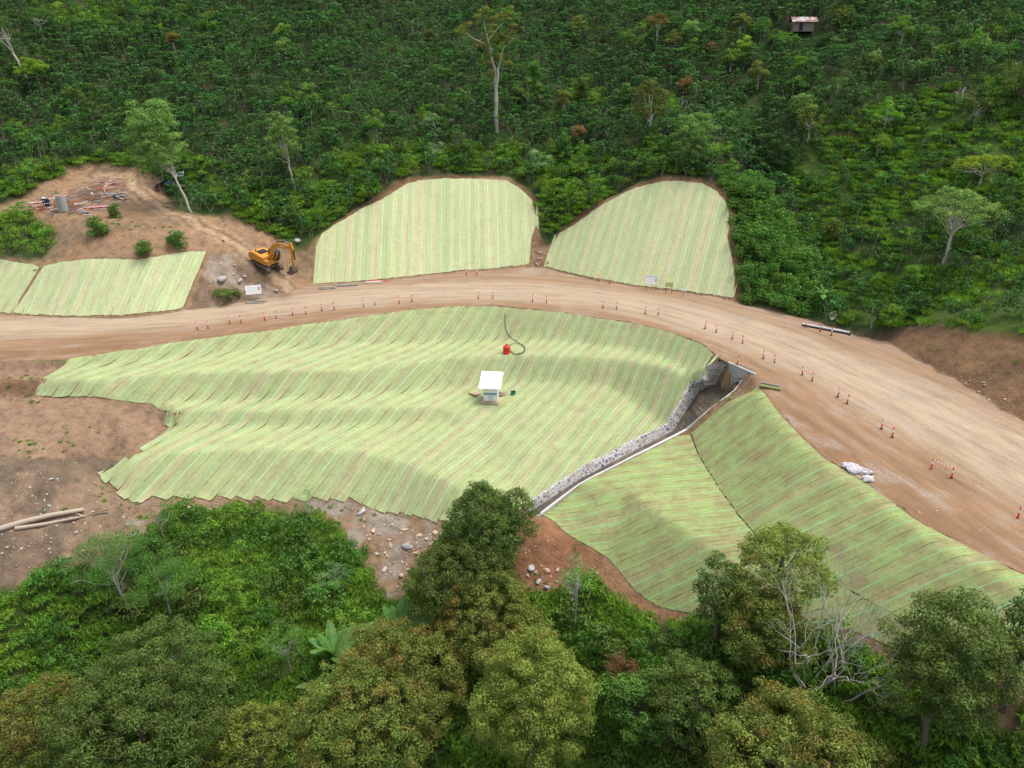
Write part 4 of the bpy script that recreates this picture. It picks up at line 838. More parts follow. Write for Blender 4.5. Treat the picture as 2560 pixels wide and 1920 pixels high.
# emergent trees on the hillside: base pixel, top pixel, width px
def hto(b, ty):
    c, sn = math.cos(PIT), math.sin(PIT); y, z = b[1], b[2]-CAMH; dp = y*c-z*sn; up = y*sn+z*c; k = (CY-ty)/F; return (k*dp-up)/(c+k*sn)
def hill_tree(label, bx, by, ty, wpx, frac, fm, bark, seed, **kw):
    b = G(bx, by); s = float(PXM(*b)); h = hto(b, ty); kw.setdefault('L', .26); kw.setdefault('W', .12); kw.setdefault('csize', (.5, .9)); kw.setdefault('nleaf', 150); kw.setdefault('limbs', 10); kw.setdefault('low', frac >= .85); kw.setdefault('nclump', 20); kw['nclump'] = int(kw['nclump']*1.4)
    lean = kw.pop('lean', (0, 0)); tree(label, b, h, wpx/2/s, h*frac, fm, bark, seed+500, lean=lean, **kw)
HT = [
 ('bright green cone shaped tree right of the tall pale-trunked tree', 1335, 262, 160, 62, .95, F_mid, B_brown, 1, dict(shape='cone', nclump=55)),
 ('tall airy green tree with a pale leaning trunk beside the dirt pad', 484, 533, 232, 130, .74, F_soft, B_pale, 2, dict(nclump=120, lean=(-3.6, 1), airy=.0, trunk_r=.2, csize=(.6, 1.1), limbs=22)),
 ('medium green tree between the tall airy tree and the tall mat', 738, 475, 275, 80, .7, F_soft, B_pale, 3, dict(nclump=50, airy=.0, lean=(-.8, 0))),
 ('tall pale-trunked tree at the upper left edge', 76, 213, 35, 90, .38, F_dark, B_pale, 4, dict(nclump=26, airy=.3, lean=(-3, 0), trunk_r=.26)),
 ('bright yellow-green tree with grey branches at the upper left', 101, 226, 146, 74, .6, F_yellow, B_pale, 5, dict(nclump=36, shape='dome')),
 ('brownish green tree with a pale trunk foot above the rounded mat', 1622, 356, 186, 90, .78, F_rust, B_pale, 6, dict(nclump=45, airy=.1)),
 ('large light green leafy tree above the top of the rounded mat', 1742, 410, 268, 130, .95, F_soft, B_brown, 7, dict(nclump=70)),
 ('dark bluish rounded tree right of the large light green tree', 1930, 440, 318, 105, .95, F_coffee, B_brown, 8, dict(nclump=70, nleaf=220)),
 ('round shrub with orange red leaves on the upper right hillside', 1777, 132, 106, 36, .9, F_red, B_brown, 9, dict(nclump=14, csize=(.4, .7))),
 ('narrow yellow-green tree right of the orange red shrub', 1857, 150, 88, 34, .95, F_yellow, B_brown, 10, dict(nclump=18)),
 ('thin tree with an orange top and pale trunk, upper right of centre', 1640, 125, 32, 42, .45, F_orange, B_pale, 11, dict(nclump=14, shape='flat')),
 ('yellow tipped bushy tree above the large light green tree', 1713, 245, 183, 38, .9, F_orange, B_brown, 12, dict(nclump=16)),
 ('pale-trunked flat-topped tree in the middle of the right hillside', 2357, 662, 480, 190, .45, F_soft, B_pale, 13, dict(nclump=70, shape='flat', limbs=26, trunk_r=.2)),
 ('yellow-green flat crown above the pale-trunked tree on the right', 2445, 470, 392, 140, .6, F_yellow, B_pale, 14, dict(nclump=22, shape='flat', airy=.2)),
 ('dark tree mass at the right edge near the top', 2540, 270, 140, 130, .95, F_dark, B_brown, 15, dict(nclump=50)),
 ('brown topped conifer-like tree left of the brownish green tree', 1453, 262, 198, 44, .95, F_olive, B_brown, 16, dict(nclump=20, shape='cone')),
 ('small green cone tree between the two brownish trees', 1562, 275, 214, 36, .95, F_mid, B_brown, 17, dict(nclump=18, shape='cone')),
 ('silvery leaved spreading tree above the tall mat', 1092, 345, 278, 80, .9, F_silver, B_pale, 18, dict(nclump=24, airy=.2)),
 ('smaller silvery leaved tree right of the spreading silvery one', 1340, 425, 372, 80, .9, F_silver, B_pale, 19, dict(nclump=22, airy=.2)),
 ('green tree with coral red tip above the gully', 1415, 395, 325, 40, .9, F_mid, B_brown, 20, dict(nclump=16)),
 ('red tinged bushy tree beside the coral tipped tree', 1440, 370, 308, 38, .7, F_red, B_brown, 21, dict(nclump=10)),
 ('light green bushy tree at the top left of centre', 710, 100, 55, 60, .9, F_lime, B_brown, 22, dict(nclump=20)),
 ('reddish brown bare-looking tree near the top, left of centre', 540, 60, 20, 34, .7, F_orange, B_pale, 23, dict(nclump=10, airy=.4)),
 ('yellow-brown topped tree in the upper left plantation', 440, 140, 83, 36, .5, F_orange, B_pale, 24, dict(nclump=10)),
 ('pale-trunked green tree near the top left corner', 108, 96, 20, 80, .55, F_mid, B_pale, 25, dict(nclump=20, airy=.3)),
 ('dark tree with a thin pale trunk at the top left', 403, 78, 10, 34, .5, F_coffee, B_pale, 26, dict(nclump=12)),
 ('round green tree right of the tin hut', 2060, 135, 78, 62, .95, F_coffee, B_brown, 27, dict(nclump=26)),
 ('bright green round tree on the upper right hillside', 2003, 225, 185, 40, .95, F_lime, B_brown, 28, dict(nclump=14)),
 ('yellow tipped tree right of the tin hut', 2115, 85, 45, 36, .9, F_yellow, B_brown, 29, dict(nclump=12)),
 ('coral leaved small tree at the top right', 2103, 45, 22, 26, .9, F_red, B_brown, 30, dict(nclump=8)),
 ('bright green tree just left of the orange red shrub', 1725, 135, 93, 38, .95, F_lime, B_brown, 31, dict(nclump=14)),
 ('olive bushy tree in the ravine below the dark bluish tree', 2080, 600, 540, 56, .95, F_olive, B_brown, 32, dict(nclump=18)),
 ('light green upright bush low on the right hillside', 2275, 720, 668, 46, .95, F_lime, B_brown, 33, dict(nclump=16)),
 ('bright green bushy tree on the bank above the road at the right', 2225, 818, 765, 48, .95, F_lime, B_brown, 34, dict(nclump=16)),
 ('green bush on the left of the small earth slope below the dirt pad', 247, 590, 540, 48, .95, F_mid, B_brown, 35, dict(nclump=14)),
 ('small round bush on the earth slope below the dirt pad', 292, 545, 510, 30, .95, F_mid, B_brown, 36, dict(nclump=8)),
 ('leafy bush on the brow above the long low mat', 450, 620, 578, 58, .95, F_mid, B_brown, 37, dict(nclump=12)),
 ('lowest dark bush on the brow above the long low mat', 360, 645, 605, 40, .95, F_mid, B_brown, 38, dict(nclump=10)),
 ('dark green bush behind the left notice board', 572, 752, 724, 70, .95, F_dark, B_brown, 39, dict(nclump=16)),
 ('silver-green leafy tree at the left foot of the mat gully', 1085, 390, 352, 60, .9, F_silver, B_pale, 40, dict(nclump=12)),
]
for lab, bx, by, ty, w, fr, fm, bk, sd, kw in HT: hill_tree(lab, bx, by, ty, w, fr, fm, bk, sd, **kw)
EM = {F_olive: 'small olive crowned tree standing above the plantation shrubs', F_soft: 'small pale green tree standing above the plantation shrubs', F_dark: 'small dark crowned tree standing above the plantation shrubs', F_lime: 'small bright green tree standing above the plantation shrubs'}
re_ = np.random.RandomState(17); n_e = 0
while n_e < 30:
    ex, ey = re_.uniform(30, 2530), re_.uniform(70, 440); b = G(ex, ey)
    if HZ(b[0], b[1], VEGs) < .95 or inpoly(ex, ey, [(1930,0),(2090,0),(2090,170),(1930,170)]) or abs(ex-1242) < 70: continue
    fm = [F_olive, F_soft, F_dark, F_lime][n_e % 4]; n_before = set(o.name for o in COL.objects)
    hgt_ = re_.uniform(3.6, 6.5); s_ = float(PXM(*b)); hill_tree(EM[fm], ex, ey, ey-hgt_*s_, hgt_*s_*re_.uniform(.5, .8), .8, fm, B_pale, 200+n_e, nclump=16)
    for o in COL.objects:
        if o.name not in n_before and o.parent is None: o['group'] = 'small trees rising out of the plantation: '+EM[fm].split()[1]
    n_e += 1
# the tall pale twin-trunked tree
def twin():
    b = G(1242, 338); s = float(PXM(*b)); h = hto(b, 30); rs = np.random.RandomState(77)
    e = empty('tree', tuple(b), (0, 0, 0), 'tallest tree on the hillside with twin pale trunks and an orange brown crown', 'tree')
    def Q(px, py): return np.array([(px-1242)/s, rs.uniform(-1, 1)*.8, (338-py)*h/308])
    tr = [(wig(Q(1243, 345), Q(1238, 160), 6, .08, rs), .34, .24), (wig(Q(1240, 250), Q(1246, 165), 4, .06, rs), .24, .2),
          (wig(Q(1238, 165), Q(1222, 90), 3, .1, rs), .2, .12), (wig(Q(1222, 90), Q(1213, 45), 3, .1, rs), .12, .04), (wig(Q(1222, 100), Q(1260, 55), 4, .1, rs), .13, .04),
          (wig(Q(1246, 168), Q(1262, 110), 3, .1, rs), .18, .1), (wig(Q(1262, 110), Q(1285, 60), 3, .1, rs), .1, .03), (wig(Q(1262, 115), Q(1290, 85), 3, .1, rs), .08, .03),
          (wig(Q(1236, 120), Q(1200, 98), 3, .08, rs), .1, .08), (wig(Q(1200, 98), Q(1172, 80), 3, .1, rs), .09, .03)]
    link('trunk', tubes('trunk', tr, 8), e, [B_pale]); cl = []
    for (px, py, w, hh, n) in [(1213, 22, 18, 12, 5), (1200, 50, 22, 20, 7), (1235, 48, 26, 18, 9), (1268, 36, 24, 16, 8), (1285, 75, 22, 16, 8), (1240, 80, 30, 20, 9), (1210, 108, 26, 22, 8), (1160, 74, 12, 10, 5), (1262, 100, 24, 18, 7), (1232, 138, 22, 16, 7), (1258, 145, 20, 14, 5), (1232, 190, 14, 12, 4)]:
        for _ in range(n): cl.append((Q(px+rs.randn()*w*.5, py+rs.randn()*hh*.45)+np.array([0, rs.randn()*1.0, 0]), rs.uniform(.45, .85), rs.rand()))
    link('crown', foliage('crown', cl, 170, .28, .12, rs, .3, (.3, 1.05), .7, .6), e, [F_rust])
twin()
# leafless trees
def bare_tree(label, base, h, spread, seed, nst=4, depth=4, bark=B_grey, r0=.12, tilt=None, up=.12):
    rs = np.random.RandomState(seed); e = empty('bare_tree', tuple(base), (0, 0, 0), label, 'tree'); pth = []
    def grow(p, d, L, r, k):
        d = d/np.linalg.norm(d); q = p+d*L; n = 3; pts = wig(p, q, n, L*.035, rs); pth.append((pts, r, r*.62))
        if k == 0: return
        for _ in range(rs.choice([2, 3])):
            nd = d+rs.randn(3)*.38; nd[2] += up; grow(pts[rs.choice([2, 3])], nd, L*rs.uniform(.5, .75), r*.55, k-1)
    for i in range(nst):
        a = i/nst*6.28+rs.rand(); dv = np.array([math.cos(a)*spread, math.sin(a)*spread, 1.0])
        if tilt is not None: dv = dv+np.array(tilt)
        grow(np.array([math.cos(a)*.3, math.sin(a)*.3, -.3]), dv, h*.34, r0, depth)
    link('branches', tubes('branches', pth, 5), e, [bark])
b = G(2010, 1735, 0); bare_tree('large leafless grey tree with many thin branches in front of the mossy mat', b, hto(b, 1440)*1.3, .4, 31, 7, 5, B_pale, .095, up=.25)
b = G(2100, 1740); bare_tree('smaller leafless tree leaning right beside the large leafless tree', b, hto(b, 1520)*1.25, .5, 32, 5, 5, B_grey, .075, up=.2, tilt=(.3, 0, 0))
for i, (bx, by, h, lab) in enumerate([(1683, 305, 7, 'slim leafless pale tree right of the brownish green tree'), (2400, 252, 3.5, 'small leafless whitish tree on the upper right hillside'), (1037, 82, 4, 'leafless pale tree near the top, left of the tallest tree'), (1504, 302, 4, 'small leafless pale tree left of the brownish green tree'), (1084, 238, 3, 'broken pale snag in the plantation left of the tallest tree'), (1600, 90, 3, 'thin leafless tree near the top right of centre'), (1352, 170, 4, 'thin forked pale tree right of the tallest tree')]):
    bare_tree(lab, G(bx, by), h, .28, 60+i, 2, 3, B_pale, .1)
# banana plants
def banana(label, base, n, Ll, seed, h=2.2, upright=.6):
    rs = np.random.RandomState(seed); e = empty('banana_plant', tuple(base), (0, 0, 0), label, 'banana plant')
    link('stem', tubes('stem', [(wig((0, 0, -.3), (0.1, 0, h), 4, .03, rs), .16, .09)], 8), e, [B_ban]); top = np.array([.1, 0, h])
    for k in range(n):
        a = k*2.4+rs.rand()*.5; el = rs.uniform(.2, 1.0)*upright+.35; LL = Ll*rs.uniform(.75, 1.1); W = LL*.29; m = 12; V, Fc, ti = [], [], []
        dirh = np.array([math.cos(a), math.sin(a), 0]); sd_ = np.array([-math.sin(a), math.cos(a), 0]); c = .95
        for i in range(m+1):
            t = i/m; p = top+dirh*LL*t*math.cos(el)*(1+.1*t)+np.array([0, 0, 1])*LL*(t*math.sin(el)-c*t*t*.6*math.cos(el)); w = W*.5*max(.06, math.sin(math.pi*min(1, .08+t*.93))**.55) if t > .12 else .04
            w *= (1-.12*(i % 2))
            for jx, q in enumerate((-1, -.12, 0, .12, 1)):
                V.append(p+sd_*w*q+np.array([0, 0, -.22*abs(q)*w+(.03 if q == 0 else 0)])); ti.append(1.0 if q == 0 else .25+.5*rs.rand())
        for i in range(m):
            for j in range(4): a0 = i*5+j; Fc.append((a0, a0+1, a0+6, a0+5))
        me = npmesh('leaf', V, Fc, True); fattr(me, 'tint', ti); link('leaf', me, e, [F_ban])
B_ban = bark_mat('banana_stem', (.1, .13, .05), (.24, .24, .12))
banana('banana plant with broad light green leaves left of the rust coloured domed tree', G(838, 1678), 13, 3.9, 1, 2.0, .8)
banana('lower banana plant half hidden below the light green banana plant', G(800, 1735), 8, 3.2, 2, 1.0, .6)
banana('dark banana plant with torn leaves at the left foot of the pointed tree', G(1000, 1622), 14, 4.2, 3, 2.2, .7)
banana('banana plant with upright pale leaves beside the road on the right, below the vines', G(2052, 775), 8, 2.6, 4, 2.0, 1.0)

# ================================================================ BUILT THINGS
def bm_obj(name, bm, mats, parent=None, smooth=False, bevel=0):
    if bevel: bmesh.ops.bevel(bm, geom=list(bm.edges), offset=bevel, segments=2, affect='EDGES', clamp_overlap=True)
    bmesh.ops.recalc_face_normals(bm, faces=bm.faces)
    me = bpy.data.meshes.new(name); bm.to_mesh(me); bm.free()
    if smooth: me.polygons.foreach_set('use_smooth', [True]*len(me.polygons))
    return link(name, me, parent, mats if isinstance(mats, (list, tuple)) else [mats])
def abox(bm, c, s, rot=None, mi=0):
    M = Matrix.Translation(c) @ (rot.to_matrix().to_4x4() if rot else Matrix.Identity(4)) @ Matrix.Diagonal((*s, 1))
    r = bmesh.ops.create_cube(bm, size=1, matrix=M)
    for v in r['verts']:
        for f in v.link_faces: f.material_index = mi
    return r['verts']
def acyl(bm, a, b, r, r2=None, seg=14, mi=0, caps=True):
    a = Vector(a); b = Vector(b); d = b-a; M = Matrix.Translation((a+b)/2) @ d.to_track_quat('Z', 'Y').to_matrix().to_4x4()
    q = bmesh.ops.create_cone(bm, cap_ends=caps, segments=seg, radius1=r, radius2=r if r2 is None else r2, depth=d.length, matrix=M)
    for v in q['verts']:
        for f in v.link_faces: f.material_index = mi
def prism(bm, prof, y0, y1, mi=0):
    """profile in x,z extruded along y"""
    a = [bm.verts.new((p[0], y0, p[1])) for p in prof]; b = [bm.verts.new((p[0], y1, p[1])) for p in prof]; n = len(prof)
    fs = [bm.faces.new(a), bm.faces.new(b[::-1])]+[bm.faces.new((a[i], b[i], b[(i+1) % n], a[(i+1) % n])) for i in range(n)]
    for f in fs: f.material_index = mi
def single(name, bm, mats, label, cat, loc=(0,0,0), rot=(0,0,0), group=None, **kw):
    o = bm_obj(name, bm, mats, None, **kw); o.location = loc; o.rotation_euler = rot; return tag(o, label, cat, group)
m_red = simple('red_plastic', (.7, .05, .035), .45); m_white = simple('white_paint', (.82, .82, .8), .5, var=.06); m_rub = simple('black_rubber', (.03, .03, .032), .8)
def muddy(name, col):
    t = NT(name); P = t.obj(); n = t.noise(P, 1.6, 5, .65); z = t.N('ShaderNodeSeparateXYZ'); t.put(z.inputs[0], P)
    lowz = t.N('ShaderNodeMapRange'); t.put(lowz.inputs[0], z.outputs[2]); lowz.inputs[1].default_value = 2.6; lowz.inputs[2].default_value = .8
    f = t.math('MULTIPLY', t.ramp(n, [(.42, .1), (.62, 1.0)]), t.math('MULTIPLY_ADD', lowz.outputs[0], .5, .22)); t.bsdf(t.mix(f, t.mix(n, tuple(x*.75 for x in col), col), (.24, .16, .1)), .5, 0, .3, t.bump(n, .2, .02)); return t.m
m_yel = muddy('machine_yellow', (.62, .27, .02)); m_blk = simple('black_panel', (.02, .021, .024), .35); m_steel = simple('muddy_steel', (.14, .1, .075), .8, .2, var=.3); m_glass = simple('dark_glass', (.015, .02, .022), .08, spec=.8)
m_grey = simple('grey_sheet_metal', (.33, .34, .35), .5, .4); m_conc = simple('concrete', (.36, .36, .35), .85, var=.22, scale=1.5); m_wood = simple('pale_wood', (.42, .31, .21), .8, var=.2); m_dwood = simple('weathered_wood', (.27, .22, .18), .85, var=.25)
m_blue = simple('blue_plastic', (.02, .09, .38), .4); m_green = simple('green_plastic', (.02, .33, .17), .4); m_chrome = simple('chrome_rod', (.6, .6, .6), .2, .9); m_pipe = simple('white_pipe', (.66, .66, .64), .4)
m_sack = simple('white_sacking', (.56, .53, .54), .85, var=.35, scale=4); m_tarp = simple('blue_tarpaulin', (.03, .07, .2), .5); m_tarpw = simple('pale_tarpaulin', (.3, .4, .44), .7); m_dirt = simple('loose_earth', (.3, .19, .12), .95, var=.3, scale=2)
m_bark = B_pale
def stone_mat(name, scale):
    t = NT(name); P = t.geo(); v = t.N('ShaderNodeTexVoronoi', feature='DISTANCE_TO_EDGE'); t.put(v.inputs['Vector'], P); v.inputs['Scale'].default_value = scale
    v2 = t.N('ShaderNodeTexVoronoi', feature='F1'); t.put(v2.inputs['Vector'], P); v2.inputs['Scale'].default_value = scale
    r = t.N('ShaderNodeSeparateColor', i_0=v2.outputs['Color']).outputs[0]; n = t.noise(P, 3, 4)
    sc = t.ramp(r, [(.0, (.13, .14, .16)), (.35, (.24, .25, .27)), (.6, (.4, .38, .35)), (.8, (.3, .24, .19)), (1.0, (.45, .45, .45))])
    mort = t.mix(t.ramp(t.noise(P, .8, 3), [(.45, 0.0), (.7, .7)]), (.5, .48, .46), (.34, .26, .19))
    e = t.ramp(v.outputs['Distance'], [(.1, 0.0), (.16, 1.0)])
    c = t.mix(e, mort, sc); c = t.mix(1.0, c, t.ramp(n, [(.3, .85), (.7, 1.1)]), 'MULTIPLY')
    t.bsdf(c, .85, 0, .2, t.bump(t.math('ADD', e, n), .5, .05)); return t.m
m_stone = stone_mat('rubble_masonry', 2.6)
def floor_mat():
    t = NT('drain_floor'); P = t.geo(); n = t.noise(P, .9, 5, .6); n2 = t.noise(P, 5, 4)
    c = t.ramp(n, [(.3, (.05, .045, .038)), (.5, (.08, .068, .05)), (.64, (.15, .1, .06)), (.78, (.24, .16, .1))])
    t.bsdf(t.mix(1.0, c, t.ramp(n2, [(.3, .8), (.7, 1.2)]), 'MULTIPLY'), .35, 0, .5, t.bump(n2, .4, .03)); return t.m
m_floor = floor_mat()

# ---- the masonry drain
dr_ = empty('stone_drain', tuple(WL[4]), (0, 0, 0), 'stone masonry drain running down from the culvert headwall between the two sets of mats', 'drain')
dr_o = np.array(WL[4])
def strip(name, A, B, mat, parent, org, extra=None, n=10):
    A = np.array(A)-org; B = np.array(B)-org; V, Fc = [], []; m = len(A)
    for a, b in zip(A, B): V += [a, b]
    for i in range(m-1): Fc.append((2*i, 2*i+1, 2*i+3, 2*i+2))
    me = npmesh(name, V, Fc); return link(name, me, parent, [mat])
def fine(line, n=5):
    L = np.array(line); out = []
    for a, b in zip(L[:-1], L[1:]):
        for k in range(n): out.append(a+(b-a)*k/n)
    out.append(L[-1]); return np.array(out)
WLf, FLf, WRf = fine(WL), fine(FL), fine(WR)
side = np.array([a-b for a, b in zip(WLf, WRf)]); side[:, 2] = 0; side /= np.linalg.norm(side, axis=1, keepdims=True)
up1 = np.array([0, 0, .14])
V, Fc = [], []
rsd = np.random.RandomState(5)
for a, f, s in zip(WLf, FLf, side):
    top = a+up1+rsd.randn(3)*.02; V += [top+s*.28-dr_o-np.array([0, 0, .35]), top+s*.28-dr_o, top-dr_o, top*.5+f*.5-dr_o+rsd.randn(3)*.03, f-dr_o-np.array([0, 0, .1])]
n = len(WLf)
for i in range(3, n-1):
    for k in range(4): Fc.append((5*i+k, 5*i+k+1, 5*i+5+k+1, 5*i+5+k))
link('masonry_wall', npmesh('masonry_wall', V, Fc), dr_, [m_stone])
WB = WRf.copy(); WB[:, 2] = FLf[:, 2]
strip('drain_floor', FLf, WB, m_floor, dr_, dr_o+np.array([0, 0, -.02]))
V, Fc = [], []
for a, b, s in zip(WRf, WB, side):
    t_ = a+up1+rsd.randn(3)*.015; V += [b-dr_o-np.array([0, 0, .1]), t_-dr_o, t_-s*.3-dr_o, t_-s*.3-dr_o-np.array([0, 0, .4])]
for i in range(n-1):
    for k in range(3): Fc.append((4*i+k, 4*i+k+1, 4*i+4+k+1, 4*i+4+k))
link('side_wall', npmesh('side_wall', V, Fc), dr_, [simple('pale_mortar', (.55, .53, .5), .9, var=.2)])
# headwall with pipe, seen from down the drain
HA = np.array(U(1821, 909, -.1)); HB = np.array(U(1884, 937, -.1)); ax = HB-HA; ax[2] = 0; wl_ = np.linalg.norm(ax); ax /= wl_; nrm = np.array([ax[1], -ax[0], 0]);
if nrm @ (WRf[10]-HA) < 0: nrm = -nrm
hz0 = -2.9; ring = [Vector((wl_*.52+.5*math.cos(k*math.pi/10), .8+.5*math.sin(k*math.pi/10))) for k in range(20)]
rect = [Vector((-.1, 0)), Vector((wl_+.2, 0)), Vector((wl_+.2, 2.95)), Vector((-.1, 2.95))]
rr = mgeo.delaunay_2d_cdt(rect+ring, [(0,1),(1,2),(2,3),(3,0)]+[(4+i, 4+(i+1) % 20) for i in range(20)], [], 1, 1e-5)
bm = bmesh.new(); vs_ = [bm.verts.new(HA+ax*v.x+np.array([0, 0, hz0+.1+v.y])) for v in rr[0]]
for f in rr[2]:
    c = sum((rr[0][i] for i in f), Vector((0, 0)))/len(f)
    if (c-Vector((wl_*.52, .8))).length > .49: bm.faces.new([vs_[i] for i in f])
for v in bm.verts: v.co -= Vector(dr_o)
ret = bmesh.ops.extrude_face_region(bm, geom=list(bm.faces)); bmesh.ops.translate(bm, verts=[g for g in ret['geom'] if isinstance(g, bmesh.types.BMVert)], vec=Vector(-nrm*.28))
hw = bm_obj('headwall', bm, m_conc, dr_)
bm = bmesh.new(); pc = HA+ax*wl_*.52+np.array([0, 0, hz0+.9])-dr_o
acyl(bm, pc+nrm*.12, pc-nrm*2.5, .5, seg=24, caps=False); acyl(bm, pc+nrm*.12, pc-nrm*2.5, .43, seg=24, caps=False); acyl(bm, pc-nrm*2.4, pc-nrm*2.5, .5, seg=24)
bm_obj('pipe', bm, m_conc, hw)
bm = bmesh.new(); WA = HA-dr_o+nrm*.02; Wf = np.array(FL[0])-dr_o
q = [bm.verts.new(WA+np.array([0, 0, -.05])), bm.verts.new(WA+np.array([0, 0, hz0+.2])), bm.verts.new(Wf+np.array([0, 0, -.3])), bm.verts.new(Wf+np.array([0, 0, 1.2]))]; bm.faces.new(q)
bmesh.ops.solidify(bm, geom=list(bm.faces), thickness=.15); bm_obj('wing_wall', bm, m_conc, dr_)
strip('wing_masonry', [U(1757,946,-1.7), U(1763,917,-.45), U(1793,904,0), HA+np.array([0, 0, .05])], [U(1760,962,-2.6), U(1772,964,-3.1), U(1786,962,-3.3), U(1805,950,-2.8)], m_stone, dr_, dr_o)

# ---- delineator posts and chains
ORD = 'first second third fourth fifth sixth seventh eighth ninth tenth eleventh twelfth thirteenth fourteenth fifteenth sixteenth seventeenth eighteenth nineteenth twentieth'.split()
def post_meshes():
    bm = bmesh.new(); acyl(bm, (0, 0, 0), (0, 0, .04), .16, .14, 16); acyl(bm, (0, 0, .05), (0, 0, .09), .1, .09, 12); base = bmesh.new(); me1 = bpy.data.meshes.new('base'); bm.to_mesh(me1); bm.free(); me1.materials.append(m_rub)
    bm = bmesh.new(); acyl(bm, (0, 0, .05), (0, 0, .95), .07, .055, 10); acyl(bm, (0, 0, .95), (0, 0, 1.02), .075, .05, 10); acyl(bm, (0, 0, 1.02), (0, 0, 1.08), .025, .04, 8); me2 = bpy.data.meshes.new('post'); bm.to_mesh(me2); bm.free(); me2.materials.append(m_red)
    bm = bmesh.new(); acyl(bm, (0, 0, .55), (0, 0, .84), .078, .07, 10, caps=False); me3 = bpy.data.meshes.new('reflective_band'); bm.to_mesh(me3); bm.free(); me3.materials.append(m_white)
    return me1, me2, me3
PM = post_meshes()
def dpost(px, py, label, group):
    b = G(px, py); e = empty('delineator_post', (b[0], b[1], b[2]+.02), (random.uniform(-.05, .05), random.uniform(-.05, .05), random.random()), label, 'road post', group)
    for nm, me in zip(('base', 'post', 'reflective_band'), PM): o = bpy.data.objects.new(nm, me); COL.objects.link(o); o.parent = e
    return Vector((b[0], b[1], b[2]+1.0))
def chain(a, b, label, group, sag=.13):
    bm = bmesh.new(); n = max(6, int((b-a).length/.14)); P = [a.lerp(b, i/n)-Vector((0, 0, sag*4*(i/n)*(1-i/n))) for i in range(n+1)]; m0 = P[0].copy()
    for i in range(n): acyl(bm, P[i]-m0, P[i+1]-m0, .032, seg=6, mi=i % 2)
    single('barrier_chain', bm, [m_white, m_red], label, 'plastic chain', loc=m0, group=group)
PAIRS = [((494,825),(521,822)),((575,810),(603,808)),((662,801),(691,797)),((732,788),(765,786)),((805,777),(836,775)),((909,767),(938,763)),((998,759),(1030,755)),((1196,747),(1232,747)),((1331,755),(1366,758)),((1507,770),(1541,774)),((1613,784),(1645,789)),((1762,822),(1790,831)),((1830,848),(1856,859)),((1908,897),(1936,908)),((2005,938),(2030,953)),((2094,993),(2117,1010)),((2203,1073),(2230,1094)),((2327,1174),(2378,1196)),((2543,1297),(2600,1335))]
for i, (a, b) in enumerate(PAIRS):
    A = dpost(*a, 'red striped left post of the %s barrier pair from left, along the valley edge' % ORD[i], 'posts along the valley edge of the road')
    B = dpost(*b, 'red striped right post of the %s barrier pair from left, along the valley edge' % ORD[i], 'posts along the valley edge of the road')
    chain(A, B, 'red and white chain of the %s barrier pair from the left, valley edge' % ORD[i], 'chains along the valley edge of the road')
for (a, b, w) in [((1166,688),(1192,688),'at the foot of the tall pale mat'), ((1496,704),(1524,710),'at the foot of the rounded pale mat')]:
    A = dpost(*a, 'left red striped post '+w, 'posts on the hill side of the road'); B = dpost(*b, 'right red striped post '+w, 'posts on the hill side of the road'); chain(A, B, 'red and white chain '+w, 'chains on the hill side of the road')
tr3 = [dpost(*p, '%s of the three red striped posts beside the far culvert' % w, 'posts on the hill side of the road') for p, w in (((2014,818),'leftmost'), ((2050,829),'middle'), ((2078,839),'rightmost'))]
chain(tr3[0], tr3[1], 'left red and white chain beside the far culvert', 'chains on the hill side of the road'); chain(tr3[1], tr3[2], 'right red and white chain beside the far culvert', 'chains on the hill side of the road')
dpost(1843, 912, 'lone red striped post on the edge above the culvert headwall', 'posts on the hill side of the road')

